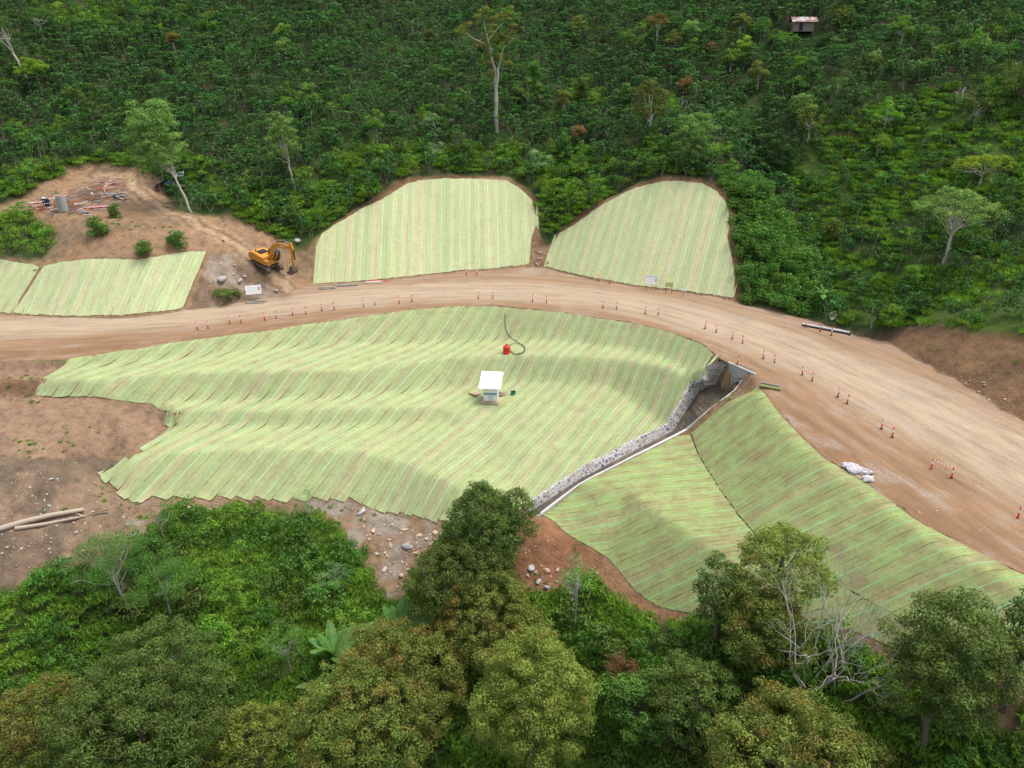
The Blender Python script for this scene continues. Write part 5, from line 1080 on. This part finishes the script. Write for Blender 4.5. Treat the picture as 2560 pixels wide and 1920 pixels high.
# ---- excavator
def excavator():
    b = G(668, 670); hd = R(-36)
    slope = Matrix.Rotation(hd, 4, 'Z') @ Matrix.Rotation(R(13), 4, 'Y')
    e = empty('excavator', tuple(b+np.array([0, 0, .05])), slope.to_euler(), 'yellow tracked excavator digging on the earth ramp left of the tall pale mat', 'excavator')
    e.scale = (.93, .93, .93)
    for s in (-1, 1):
        bm = bmesh.new(); L_, r_ = 1.65, .43; prof = []
        for k in range(13): a = -math.pi/2+k*math.pi/12; prof.append((L_+r_*math.cos(a), r_+r_*math.sin(a)))
        for k in range(13): a = math.pi/2+k*math.pi/12; prof.append((-L_+r_*math.cos(a), r_+r_*math.sin(a)))
        prism(bm, prof, s*1.15-.3, s*1.15+.3)
        for k in range(14):
            x = -L_+k*2*L_/13; abox(bm, (x, s*1.15, 2*r_+.02), (.09, .62, .06)); abox(bm, (x, s*1.15, -.01), (.09, .62, .06))
        for k in range(5):
            a = -math.pi/2+(k+.5)*math.pi/5
            for sg in (-1, 1): abox(bm, (sg*(L_+(r_+.02)*math.cos(a)), s*1.15, r_+(r_+.02)*math.sin(a)), (.06, .62, .1), Euler((0, -a*sg if sg > 0 else a, 0)))
        tk = bm_obj('track', bm, m_steel, e)
        bm = bmesh.new(); abox(bm, (0, s*1.47, .45), (2.9, .06, .36)); 
        for k in range(6): acyl(bm, (-1.3+k*.52, s*1.44, .2), (-1.3+k*.52, s*1.52, .2), .13)
        bm_obj('track_frame', bm, m_blk, tk)
    bm = bmesh.new(); abox(bm, (0, 0, .62), (2.2, 1.7, .4)); acyl(bm, (0, 0, .8), (0, 0, 1.05), .75, seg=20); bm_obj('undercarriage', bm, m_steel, e)
    h = empty('house', (0, 0, 1.05), (0, 0, R(6))); h.parent = e
    # upper body as one child mesh, parts beneath it
    COL.objects.unlink(h); bpy.data.objects.remove(h)
    Rz = Matrix.Rotation(R(6), 4, 'Z')
    def hb(name, bm, mats, par, **k):
        bmesh.ops.transform(bm, matrix=Rz, verts=bm.verts); return bm_obj(name, bm, mats, par, **k)
    bm = bmesh.new(); prism(bm, [(-2.35, 1.1), (1.3, 1.1), (1.3, 1.5), (.6, 1.65), (.5, 2.15), (-1.7, 2.35), (-2.3, 2.15), (-2.45, 1.6)], -1.32, 1.32)
    body = hb('upper_body', bm, m_yel, e, bevel=.06)
    bm = bmesh.new(); prism(bm, [(-2.6, 1.15), (-1.75, 1.1), (-1.75, 2.3), (-2.35, 2.2), (-2.62, 1.9)], -1.36, 1.36); hb('counterweight', bm, m_yel, e, bevel=.08)
    bm = bmesh.new(); abox(bm, (-1.05, .0, 2.34), (.95, 1.5, .14)); abox(bm, (-1.05, 0, 2.42), (.8, 1.3, .05)); hb('engine_cover', bm, m_blk, body, bevel=.03)
    bm = bmesh.new(); abox(bm, (.75, -.95, 1.55), (1.2, .66, .5)); abox(bm, (1.25, -.95, 1.3), (.5, .62, .3)); hb('toolbox', bm, m_yel, body, bevel=.05)
    bm = bmesh.new(); prism(bm, [(-.25, 1.5), (1.35, 1.5), (1.5, 2.0), (1.25, 3.0), (-.1, 3.05), (-.3, 2.6)], .42, 1.34); cab = hb('cab', bm, m_blk, e, bevel=.06)
    bm = bmesh.new(); prism(bm, [(0, 2.1), (1.2, 2.1), (1.02, 2.85), (.05, 2.88)], .395, 1.365); prism(bm, [(1.33, 1.75), (1.52, 2.0), (1.3, 2.92), (1.2, 2.9)], .52, 1.24); hb('window', bm, m_glass, cab)
    bm = bmesh.new(); acyl(bm, (-1.55, -.8, 2.3), (-1.55, -.8, 2.75), .07); hb('exhaust', bm, m_blk, body)
    def arm(name, prof, w, mat, par, **k): bm = bmesh.new(); prism(bm, prof, -w/2-.05, w/2-.05); return hb(name, bm, mat, par, **k)
    boom = arm('boom', [(.35, 1.5), (.75, 1.55), (1.7, 3.75), (2.4, 4.35), (5.0, 5.0), (5.1, 5.3), (4.8, 5.45), (2.2, 5.0), (1.2, 4.35), (.9, 3.6)], .42, m_yel, e, bevel=.03)
    stick = arm('stick', [(4.55, 5.85), (4.9, 6.0), (5.35, 5.2), (5.65, 2.5), (5.4, 2.4), (4.85, 4.7)], .3, m_yel, e, bevel=.03)
    bm = bmesh.new(); prism(bm, [(5.35, 2.6), (5.75, 2.45), (6.0, 1.9), (5.85, 1.35), (5.35, 1.0), (4.8, 1.05), (4.6, 1.3), (5.0, 1.5), (5.1, 2.1)], -.6, .5)
    for k in range(5): prism(bm, [(4.68, 1.1), (4.68, 1.26), (4.38, 1.22)], -.58+k*.25, -.48+k*.25)
    hb('bucket', bm, m_steel, e, bevel=.03)
    bm = bmesh.new(); acyl(bm, (2.1, -.05, 5.15), (3.6, -.05, 5.62), .11); hb('stick_cylinder', bm, m_blk, boom); bm = bmesh.new(); acyl(bm, (3.5, -.05, 5.6), (4.65, -.05, 5.85), .055); hb('piston_rod', bm, m_chrome, boom)
    for s in (-.36, .28):
        bm = bmesh.new(); acyl(bm, (1.25, s, 1.6), (1.75, s, 3.0), .1); acyl(bm, (1.75, s, 3.0), (2.05, s, 4.1), .05, mi=1); hb('boom_cylinder', bm, [m_yel, m_chrome], boom)
    bm = bmesh.new(); acyl(bm, (5.45, -.05, 5.0), (5.8, -.05, 3.6), .09); acyl(bm, (5.8, -.05, 3.6), (5.85, -.05, 2.7), .05, mi=1); hb('bucket_cylinder', bm, [m_blk, m_chrome], stick)
    bm = bmesh.new(); abox(bm, (3.35, -.275, 4.92), (.75, .02, .24), Euler((0, -R(14), 0))); hb('marking', bm, m_white, boom)
    bm = bmesh.new()
    for k in range(5): abox(bm, (3.12+k*.115, -.29, 4.86+k*.029), (.07, .012, .12), Euler((0, -R(14), 0)))
    hb('lettering', bm, m_blk, boom)
excavator()

# ---- sign boards
def board(px, py, w, h, hgt, yaw, label, face, posts=2, tilt=0, rows=None, frame=None, lean=0, cat='notice board'):
    b = G(px, py); e = empty('notice_board', tuple(b), (R(-14), 0, yaw), label, cat)
    bm = bmesh.new(); abox(bm, (0, 0, hgt), (w, .05, h)); pn = bm_obj('panel', bm, face, e)
    for i in range(posts):
        x = 0 if posts == 1 else (-w*.4 if i == 0 else w*.4); bm = bmesh.new(); abox(bm, (x, .06, hgt/2-.2), (.07, .07, hgt+.4)); bm_obj('post', bm, m_steel if frame is None else frame, e)
    if rows:
        for (x, z, ww, hh, m) in rows:
            bm = bmesh.new(); abox(bm, (x*w, -.032, hgt+z*h), (ww*w, .012, hh*h)); bm_obj('printed_patch', bm, m, pn)
    return e
m_lb = simple('light_blue_print', (.35, .5, .68), .5); m_pk = simple('pink_print', (.62, .2, .28), .5); m_gy = simple('grey_print', (.45, .48, .52), .5); m_ys = simple('yellow_sign', (.6, .6, .2), .5); m_frm = simple('dark_frame', (.05, .08, .05), .6)
grid_rows = [(-.18+.16*i, .2-.2*j, .07, .06, (m_lb, m_gy, m_ys)[(i+j) % 3]) for i in range(3) for j in range(3)]
board(637, 752, 2.1, 1.25, 1.55, R(16), 'white notice board beside the dark bush at the foot of the excavator ramp', m_white, 1, rows=[(-.3+.16*i, .25-.22*j, .08, .04, m_lb) for i in range(5) for j in range(3)][:13]+[(.36, .1, .1, .4, m_pk)], frame=m_wood)
board(1627, 727, 1.75, 1.25, 1.55, R(-8), 'white notice board with blue and pink panels at the foot of the rounded mat', m_white, 2, rows=[(0, .4, .96, .1, m_lb)]+grid_rows+[(.36, .0, .12, .45, m_pk)])
board(1671, 735, 1.0, .5, 1.35, R(-10), 'small yellow board in a dark frame right of the white notice board', m_frm, 2, rows=[(0, 0, .88, .7, m_ys), (.02, .05, .6, .16, m_frm), (.02, -.2, .5, .1, m_frm)])
board(1707, 743, .62, .36, 1.05, R(-10), 'smallest white sign on a single thin post at the foot of the rounded mat', m_white, 1, rows=[(0, 0, .6, .25, m_gy)])
b = G(2077, 812); e = empty('round_sign', tuple(b), (0, 0, R(-20)), 'pale oval sign on a post behind the far culvert', 'sign')
bm = bmesh.new(); acyl(bm, (0, -.03, 1.25), (0, .03, 1.25), .42, seg=24); bmesh.ops.scale(bm, vec=(1, 1, 1.3), space=Matrix.Translation((0, 0, -1.25)), verts=bm.verts); bm_obj('disc', bm, m_white, e)
bm = bmesh.new(); acyl(bm, (0, -.045, 1.25), (0, -.03, 1.25), .3, seg=20); bm_obj('symbol', bm, m_ys, e); bm = bmesh.new(); acyl(bm, (0, .05, -.3), (0, .05, 1.2), .035, seg=8); bm_obj('post', bm, m_steel, e)
# far culvert
b = G(2063, 826); cu = empty('box_culvert', tuple(b), (0, 0, R(-32)), 'dark concrete culvert edge sunk beside the road on the right', 'culvert')
bm = bmesh.new(); abox(bm, (0, .15, .25), (5.6, .55, .18)); bm_obj('top_slab', bm, m_conc, cu, bevel=.03)
bm = bmesh.new(); abox(bm, (0, -.05, -.15), (5.7, .16, .75)); abox(bm, (2.85, .1, -.2), (.16, .9, .8)); bm_obj('side_wall', bm, simple('bitumen_black', (.02, .022, .035), .6), cu)

# ---- booth, tank, hose and pipes on the big mat
b = G(1228, 1000); yaw = R(-6)
k_ = empty('booth', tuple(b), (0, 0, yaw), 'small white booth with a broad white sloping roof standing on the big mat', 'booth')
bm = bmesh.new(); abox(bm, (0, 0, .15), (2.1, 2.0, .12)); 
for sx in (-.9, 0, .9):
    for sy in (-.85, .85): abox(bm, (sx, sy, -.35), (.1, .1, 1.0))
for q in range(6): abox(bm, (0, -1.25+q*.05 if q == 0 else -1.2+q*.12, .12), (2.3, .1, .06))
bm_obj('timber_deck', bm, m_wood, k_)
bm = bmesh.new(); abox(bm, (0, 0, 1.25), (1.7, 1.5, 2.1)); wall = bm_obj('walls', bm, m_white, k_, bevel=.02)
bm = bmesh.new(); abox(bm, (0, -.76, 1.28), (1.66, .012, .1)); bm_obj('stripe', bm, m_blue, wall); bm = bmesh.new(); abox(bm, (0, -.76, 1.12), (1.66, .012, .1)); bm_obj('stripe', bm, m_green, wall)
bm = bmesh.new(); abox(bm, (0.05, -.757, .64), (.62, .012, .78)); abox(bm, (.28, -.775, .7), (.05, .03, .1), mi=1); bm_obj('door', bm, [m_pipe, m_grey], wall)
bm = bmesh.new(); abox(bm, (.86, -.2, 1.7), (.03, .5, .4)); bm_obj('window', bm, m_glass, wall)
bm = bmesh.new(); abox(bm, (0, .15, 2.62), (2.65, 3.1, .07), Euler((R(17), 0, 0)))
bm_obj('roof', bm, simple('white_roof', (.85, .85, .84), .5, var=.04), k_)
for sx in (-.65, .65):
    for sy, hh in ((-.65, 2.35), (.7, 2.78)): bm = bmesh.new(); abox(bm, (sx, sy, hh/2+.1), (.06, .06, hh)); bm_obj('roof_post', bm, m_wood, k_)
b = G(1190, 985); bm = bmesh.new(); abox(bm, (0, 0, .1), (1.2, 1.5, .14), Euler((R(-12), 0, R(-38)))); single('wooden_sheet', bm, m_wood, 'pale board lying on the mat to the left of the booth', 'board', tuple(b), bevel=.01)
b = G(1258, 985); bm = bmesh.new(); abox(bm, (0, 0, .12), (1.6, .35, .12), Euler((0, R(8), R(-12)))); abox(bm, (.1, -.5, .1), (1.3, .3, .1), Euler((0, R(8), R(8)))); single('walkway_planks', bm, m_dwood, 'brown planks forming a step between the booth and the green basin', 'planks', tuple(b))
b = G(1283, 986); bm = bmesh.new(); acyl(bm, (0, 0, .02), (0, 0, .3), .26, .34, 18, caps=False); acyl(bm, (0, 0, .02), (0, 0, .05), .26, seg=18); acyl(bm, (0, 0, .24), (0, 0, .27), .25, seg=18, mi=1)
single('basin', bm, [m_green, m_glass], 'green plastic basin of water right of the booth', 'basin', tuple(b+np.array([0, 0, .1])))
b = G(1266, 884); tk = empty('water_tank', tuple(b+np.array([0, 0, .05])), (R(-6), R(3), 0), 'bright red plastic water tank on the mat above the booth', 'water tank')
bm = bmesh.new(); prof = [(.0, .44), (.1, .46), (.35, .44), (.4, .46), (.65, .44), (.7, .46), (.9, .45), (1.05, .32), (1.12, .2), (1.18, .2)]
for (z0, r0), (z1, r1) in zip(prof[:-1], prof[1:]): acyl(bm, (0, 0, z0), (0, 0, z1), r0, r1, 24, caps=(z0 == 0))
bmesh.ops.remove_doubles(bm, verts=bm.verts, dist=.001); bm_obj('tank_body', bm, simple('tank_red', (.66, .03, .025), .4), tk, smooth=True); bm = bmesh.new(); acyl(bm, (0, 0, 1.12), (0, 0, 1.17), .19, seg=18); bm_obj('hatch', bm, m_rub, tk)
def on_ground(pts, h, sub=6):
    P = np.array([G(*p) for p in pts]); out = []
    for i in range(len(P)-1):
        p0, p1, p2, p3 = P[max(i-1, 0)], P[i], P[i+1], P[min(i+2, len(P)-1)]
        for k in range(sub):
            t = k/sub; q = .5*((2*p1)+(-p0+p2)*t+(2*p0-5*p1+4*p2-p3)*t*t+(-p0+3*p1-3*p2+p3)*t**3); out.append((q[0], q[1], float(HZ(q[0], q[1]))+h))
    q = P[-1]; out.append((q[0], q[1], float(HZ(q[0], q[1]))+h)); return out
def tube_thing(name, label, cat, paths, mat):
    o = link(name, tubes(name, paths, 6), None, [mat]); tag(o, label, cat); return o
hose = on_ground([(1263,786),(1263,815),(1268,835),(1285,852),(1303,864),(1311,874),(1307,883),(1290,888),(1275,882)], .14)
h2 = on_ground([(1272,873),(1278,864),(1295,862),(1309,866),(1313,876),(1306,886),(1293,889),(1282,885),(1276,878)], .17)
tube_thing('hose', 'black hose snaking down from the road and coiling beside the red tank', 'hose', [(hose, .035, .035), (h2, .03, .03)], m_rub)
tube_thing('water_pipe', 'white pipe running from the red tank down to the booth roof', 'pipe', [(on_ground([(1266,892),(1262,908),(1255,920),(1250,932)], .22), .04, .04)], m_pipe)
tube_thing('water_pipe', 'thin upright white pipe standing at the green basin', 'pipe', [([tuple(G(1288, 984)), tuple(G(1288, 984)+np.array([-.1, .3, 1.9]))], .03, .03)], m_pipe)

# ---- loose things
def rockmesh(seed, sq=(1, 1, .7)):
    rs = np.random.RandomState(seed); bm = bmesh.new(); bmesh.ops.create_icosphere(bm, subdivisions=2, radius=1)
    dirs = sph(7, rs); 
    for v in bm.verts:
        p = np.array(v.co)
        for d in dirs: 
            s = p@d
            if s > .62: p = p-d*(s-.62)*.8
        p *= np.array(sq)*(1+rs.randn()*.03); v.co = p
    me = bpy.data.meshes.new('boulder'); bm.to_mesh(me); bm.free(); return me
def rock_mat(name, a, b):
    t = NT(name); P = t.obj(); n = t.noise(P, 1.8, 5, .7); i = t.N('ShaderNodeObjectInfo').outputs['Random']; t.bsdf(t.mix(1.0, t.mix(n, a, b), t.ramp(i, [(0, .75), (1, 1.25)]), 'MULTIPLY'), .9, 0, .2, t.bump(n, .6, .1)); return t.m
rk = [rockmesh(s, q) for s, q in ((1, (1, .8, .6)), (2, (1.2, .8, .7)), (3, (.9, 1, .75)), (4, (1.3, .7, .5)))]
rmA, rmB = rock_mat('grey_rock', (.22, .21, .2), (.46, .44, .42)), rock_mat('tan_rock', (.32, .2, .13), (.55, .42, .32))
rkb = [m.copy() for m in rk]
for m in rk: m.materials.append(rmA)
for m in rkb: m.materials.append(rmB)
def rock(px, py, r, k, label, tan=False, group=None):
    b = G(px, py); o = bpy.data.objects.new('boulder', (rkb if tan else rk)[k % 4]); COL.objects.link(o); o.location = (b[0], b[1], b[2]+r*.2); o.scale = (r, r, r); o.rotation_euler = (random.uniform(-.3, .3), random.uniform(-.3, .3), random.random()*6); tag(o, label, 'boulder', group)
rock(744, 604, .62, 0, 'rounded pale boulder in the grass above the excavator arm')
rock(1018, 1370, .55, 1, 'large upright pale boulder on the rubble slope left of the pointed tree')
rock(1088, 1335, .4, 2, 'orange brown boulder at the toe of the largest mat beside the pointed tree', True)
rock(1328, 1422, .45, 0, 'rounded grey boulder on the red earth right of the pointed tree')
rock(1368, 1430, .42, 2, 'angular tan boulder right of the rounded grey boulder', True)
rock(1348, 1455, .35, 1, 'light grey boulder at the bottom of the red earth patch')
rock(1370, 1470, .36, 3, 'dark grey boulder lowest on the red earth patch')
rock(905, 1280, .5, 3, 'bluish grey rock outcrop at the top of the rubble slope')
rock(1395, 1425, .25, 1, 'small orange stone above the bare-trunk sapling', True)
rock(555, 700, .8, 1, 'big pale rock embedded in the mound below the excavator')
rock(690, 728, .5, 0, 'pale grey rock at the road edge below the excavator')
rock(600, 702, .55, 3, 'greyish rock right of the big pale rock in the mound')
rs9 = np.random.RandomState(9); nr = 0
def rubble(poly, n, r0, r1, label, group):
    xs = [p[0] for p in poly]; ys = [p[1] for p in poly]; c = 0
    while c < n:
        px, py = rs9.uniform(min(xs), max(xs)), rs9.uniform(min(ys), max(ys))
        if inpoly(px, py, poly): rock(px, py, r0+(r1-r0)*rs9.rand()**2.5, rs9.randint(4), label, rs9.rand() < .55, group); c += 1
rubble([(900,1290),(960,1300),(1080,1330),(1080,1400),(1000,1480),(950,1430)], 70, .1, .36, 'small angular stone on the rubble slope left of the pointed tree', 'stones on the rubble slope')
rubble([(1310,1330),(1400,1340),(1500,1440),(1400,1480),(1310,1440)], 24, .1, .28, 'small stone scattered on the red earth right of the pointed tree', 'stones on the red earth')
rubble([(0,1180),(260,1200),(300,1300),(240,1400),(0,1400)], 110, .06, .22, 'small stone scattered on the brown slope around the felled logs', 'stones around the logs')
rubble([(520,660),(600,650),(700,715),(640,745),(520,760)], 22, .12, .36, 'broken rock lying on the mound below the excavator', 'rocks on the mound')
rubble([(1900,960),(2100,1100),(2500,1330),(2540,1390),(2300,1290),(2100,1160)], 26, .06, .14, 'pebble on the brown road shoulder', 'pebbles on the shoulder')
rubble([(250,1290),(420,1262),(860,1262),(860,1300),(420,1330),(300,1380)], 40, .07, .25, 'small stone on the brown strip just below the zigzag hem of the largest mat', 'stones below the hem')
rubble([(1335,600),(1368,640),(1372,668),(1335,668)], 12, .15, .4, 'rock in the gully between the two pale mats', 'rocks in the gully')
rubble([(2400,960),(2540,1040),(2540,1010),(2440,940)], 12, .1, .25, 'stone along the ditch at the foot of the right bank', 'stones along the ditch')
m_log = bark_mat('log_bark', (.26, .2, .15), (.52, .43, .34), 2)
def logth(pts, r0, r1, label):
    P = [np.array(G(*p))+np.array([0, 0, r0*.9+.05*i]) for i, p in enumerate(pts)]; tag(link('log', tubes('log', [(P, r0, r1)], 9), None, [m_log]), label, 'log')
logth([(-20,1335),(60,1312),(130,1296),(212,1283)], .3, .2, 'thicker upper felled log at the left edge')
logth([(40,1325),(110,1316),(190,1302),(272,1284)], .2, .12, 'thinner lower felled log beside the thick one')
logth([(190,1286),(200,1290),(213,1296)], .1, .06, 'short broken branch across the felled logs')
logth([(575,1274),(600,1284),(620,1291)], .1, .05, 'forked dead branch at the top of the thicket')
# white sacks
sk = empty('sack_pile', tuple(G(2140, 1180)), (0, 0, 0), 'heap of crumpled white plastic sacks on the brown road shoulder', 'sacks'); rs = np.random.RandomState(4)
o0 = G(2140, 1180)
for i in range(9):
    px, py = 2118+i*6.3+rs.randn()*5, 1166+i*2.6+rs.randn()*5; q = G(px, py)-o0; bm = bmesh.new(); bmesh.ops.create_icosphere(bm, subdivisions=3, radius=.42)
    for v in bm.verts:
        p = np.array(v.co)*np.array([1.2, .8, .5]); p = p*(.7+.7*float(vnoise(v.co.x*4+i*5, v.co.y*4+v.co.z*3, .8, i))); v.co = Vector(p)+Vector((q[0], q[1], q[2]+.12+rs.rand()*.15))
    bm_obj('sack', bm, m_sack, sk)
# rolls of mat beside the headwall
bm = bmesh.new()
acyl(bm, (-.9, .0, .2), (.9, -.9, .2), .16, seg=12); acyl(bm, (-.8, .35, .2), (1.0, -.55, .2), .16, seg=12); acyl(bm, (-.8, .2, .45), (.9, -.7, .42), .14, seg=12, mi=1)
single('rolled_mats', bm, [MT2, m_dwood], 'small bundle of rolled green mat and poles on the edge right of the headwall', 'rolls', tuple(G(1922, 968)))
# planks and poles
def stack(px, py, n, L_, w, ang, label, mat, name='plank_stack', cat='planks', spread=.5, seed=0):
    rs = np.random.RandomState(seed); bm = bmesh.new()
    for i in range(n): abox(bm, (rs.randn()*spread*.8, rs.randn()*spread, .06+.045*(i//2)), (L_*rs.uniform(.7, 1), w, .035), Euler((0, 0, rs.randn()*.12)), mi=i % len(mat))
    single(name, bm, mat, label, cat, tuple(G(px, py)), (0, 0, ang))
stack(815, 722, 9, 2.6, .2, R(8), 'untidy stack of grey planks beside the road at the foot of the tall mat', [m_grey, m_dwood], spread=.25, seed=1)
stack(870, 714, 7, 3.4, .12, R(8), 'second stack of grey boards just right of the untidy stack', [m_grey, m_dwood], spread=.3, seed=2)
stack(940, 705, 12, 3.2, .07, R(8), 'scattered red and white poles lying at the foot of the tall mat', [m_red, m_white], 'pole_pile', 'poles', .4, 3)
stack(640, 757, 6, 3.0, .16, R(10), 'grey boards lying under the left notice board', [m_grey, m_dwood], spread=.35, seed=4)
stack(285, 489, 4, 4.2, .35, R(-34), 'long grey metal sheets lying on the right side of the dirt pad', [m_grey], 'metal_sheets', 'sheets', .35, 5)
stack(303, 495, 2, 2.4, .3, R(-34), 'pale board beside the long grey metal sheets', [m_wood], spread=.2, seed=6)
stack(205, 531, 3, 1.6, .5, R(-12), 'short grey slab pieces at the front edge of the dirt pad', [m_conc], 'slabs', 'slabs', .3, 7)
stack(255, 520, 16, 3.6, .07, R(22), 'heap of red and white poles at the front of the dirt pad', [m_red, m_white], 'pole_pile', 'poles', .7, 8)
stack(300, 470, 10, 2.6, .07, R(15), 'loose red and white poles at the back right of the dirt pad', [m_red, m_white], 'pole_pile', 'poles', .8, 9)
# striped pole fences around the pad's pits
def pole_fence(pts, label, seed, rows=2):
    pm = [m_pipe, m_red] if seed in (1, 5) else [m_wood, m_dwood]
    rs = np.random.RandomState(seed); P = [np.array(G(*p)) for p in pts]; o0 = P[0].copy(); e = empty('pole_fence', tuple(o0), (0, 0, 0), label, 'fence')
    for i, p in enumerate(P):
        bm = bmesh.new(); q = p-o0; acyl(bm, q+np.array([0, 0, -.1]), q+np.array([rs.randn()*.05, 0, 1.0]), .045, seg=6); bm_obj('post', bm, m_wood, e)
    for a, b in zip(P[:-1], P[1:]):
        for r in range(rows):
            A = Vector(a-o0)+Vector((0, 0, .45+.45*r+rs.randn()*.05)); B = Vector(b-o0)+Vector((0, 0, .45+.45*r+rs.randn()*.05)); n = 8; bm = bmesh.new()
            for k in range(n): acyl(bm, A.lerp(B, k/n), A.lerp(B, (k+1)/n), .05, seg=6, mi=k % 2)
            bm_obj('rail', bm, pm, e)
pole_fence([(80,524),(100,520),(125,514),(150,503),(175,494)], 'red and white pole fence along the left pit of the dirt pad', 1)
pole_fence([(85,532),(115,527),(140,522),(178,517),(205,512)], 'front striped pole fence around the concrete column', 2)
pole_fence([(178,490),(205,480),(230,470),(258,460)], 'upper left striped pole fence at the back pit', 3)
pole_fence([(200,497),(228,500),(256,503),(275,495)], 'middle striped pole fence between the two pits', 4)
pole_fence([(262,488),(270,470),(290,462),(308,468)], 'right red and white pole fence at the back pit', 5)
pole_fence([(255,455),(285,462),(310,478)], 'short striped fence behind the back pit', 6)
b = G(160, 528); bm = bmesh.new(); acyl(bm, (0, 0, -.2), (0, 0, 2.2), .62, seg=20); acyl(bm, (0, 0, 2.2), (0, 0, 2.25), .5, seg=20, mi=1); m_nb = simple('dark_blue_drum', (.02, .035, .08), .5); cc = single('concrete_column', bm, [m_conc, m_dirt], 'round grey concrete column stump standing in the pit on the dirt pad', 'column', tuple(b))
tube_thing('timber_prop', 'long pale timber prop leaning on the concrete column', 'prop', [([tuple(G(131, 534)+np.array([0, 0, .05])), tuple(b+np.array([-.6, 0, 2.1]))], .06, .05)], m_wood)
tube_thing('timber_prop', 'second shorter timber prop in front of the concrete column', 'prop', [([tuple(G(150, 533)+np.array([0, 0, .05])), tuple(b+np.array([-.55, -.5, 1.7]))], .06, .05)], m_wood)
for i, (px, py, lab) in enumerate([(114, 512, 'black drum with a white lid at the left of the dirt pad'), (120, 515, 'dark blue drum touching the black drum on the dirt pad')]):
    b = G(px, py); bm = bmesh.new(); acyl(bm, (0, 0, 0), (0, 0, 1.0), .36, seg=18); acyl(bm, (0, 0, .3), (0, 0, .34), .38, seg=18); acyl(bm, (0, 0, .65), (0, 0, .69), .38, seg=18); acyl(bm, (0, 0, 1.0), (0, 0, 1.04), .33, seg=18, mi=1)
    single('drum', bm, [m_rub if i == 0 else m_nb, m_white if i == 0 else m_rub], lab, 'drum', tuple(b))
# camp of tarpaulins behind the airy tree
b = G(432, 482); sh = empty('shelter', tuple(b), (0, 0, R(-10)), 'makeshift tarpaulin shelter among the trees beside the dirt pad', 'shelter')
for (x, y) in ((-1.4, -1), (1.3, -1), (-1.4, 1), (1.3, 1)): bm = bmesh.new(); acyl(bm, (x, y, -.2), (x, y, 1.9), .05, seg=6); bm_obj('post', bm, m_wood, sh)
for nm, mt, zs in (('roof_sheet', m_tarp, [(-.6, -1.0, 1.5), (1.3, -1.0, 1.2), (1.3, .6, 1.7), (-.6, .6, 1.9)]), ('side_sheet', m_blk, [(-2.3, -1.5, 1.0), (-1.0, -1.5, 1.75), (-1.0, 1.0, 2.0), (-2.3, 1.0, 1.3)])):
    bm = bmesh.new(); bm.faces.new([bm.verts.new(p) for p in zs]); bmesh.ops.subdivide_edges(bm, edges=list(bm.edges), cuts=5, use_grid_fill=True)
    for v in bm.verts: v.co.z += random.uniform(-.07, .07)
    bmesh.ops.solidify(bm, geom=list(bm.faces), thickness=.03); bm_obj(nm, bm, mt, sh)
bm = bmesh.new(); bm.faces.new([bm.verts.new(p) for p in ((-.6, -.4, 0), (.6, -.5, .2), (.5, .5, .8), (-.4, .4, .6))]); bmesh.ops.subdivide_edges(bm, edges=list(bm.edges), cuts=5, use_grid_fill=True)
for v in bm.verts: v.co.z += random.uniform(-.12, .12)
bmesh.ops.solidify(bm, geom=list(bm.faces), thickness=.03); single('tarpaulin', bm, m_tarpw, 'pale blue tarpaulin sheet hung beside the leaning airy tree', 'tarpaulin', tuple(G(458, 474)+np.array([0, 0, 2.0])))
# tin hut high on the right hillside
b = G(2003, 84)+np.array([0, 0, .5]); ht = empty('tin_hut', tuple(b), (0, 0, R(-5)), 'small wooden hut with a rusty tin roof high on the right hillside', 'hut'); ht.scale = (.85, .85, .75)
bm = bmesh.new(); abox(bm, (0, 0, .9), (4.2, 2.4, 2.2)); bm_obj('walls', bm, m_dwood, ht)
t = NT('rusty_tin'); P = t.obj(); n = t.noise(P, .9, 4); wv = t.N('ShaderNodeTexVoronoi', feature='F1'); t.put(wv.inputs['Vector'], P); wv.inputs['Scale'].default_value = 1.1
t.bsdf(t.mix(t.ramp(t.N('ShaderNodeSeparateColor', i_0=wv.outputs['Color']).outputs[0], [(.45, 0.0), (.5, 1.0)]), t.mix(n, (.14, .055, .045), (.22, .12, .1)), (.3, .29, .3)), .6, .3, .3); m_tin = t.m
for s, w in ((-1, 1.9), (1, 1.9)):
    bm = bmesh.new(); abox(bm, (0, s*.85, 2.45), (5.4, 2.1, .05), Euler((R(-32)*s, 0, 0)))
    for i in range(26): abox(bm, (-2.6+i*.208, s*.85, 2.49), (.05, 2.1, .04), Euler((R(-32)*s, 0, 0)))
    bm_obj('roof_sheet', bm, m_tin, ht)
bm = bmesh.new(); abox(bm, (-.6, -1.21, .8), (.8, .05, 1.7)); bm_obj('door', bm, m_blk, ht)

# litter on the dirt pad
rs = np.random.RandomState(8); bm = bmesh.new(); cnt = 0; pp = [(75,505),(180,462),(250,448),(325,462),(318,505),(215,540),(85,538)]
while cnt < 150:
    px, py = rs.uniform(70, 330), rs.uniform(440, 545)
    if not inpoly(px, py, pp): continue
    q = G(px, py); abox(bm, (q[0], q[1], q[2]+.08+.1*rs.rand()), (rs.uniform(.5, 2.4), rs.uniform(.05, .14), .05), Euler((0, rs.randn()*.08, R(20)+rs.randn()*.5)), mi=int(rs.choice([0, 0, 0, 1, 1, 2, 2, 3]))); cnt += 1
o = bm_obj('debris', bm, [m_dwood, m_grey, m_white, m_red]); tag(o, 'litter of broken boards, poles and offcuts strewn over the dirt pad', 'debris', kind='stuff')
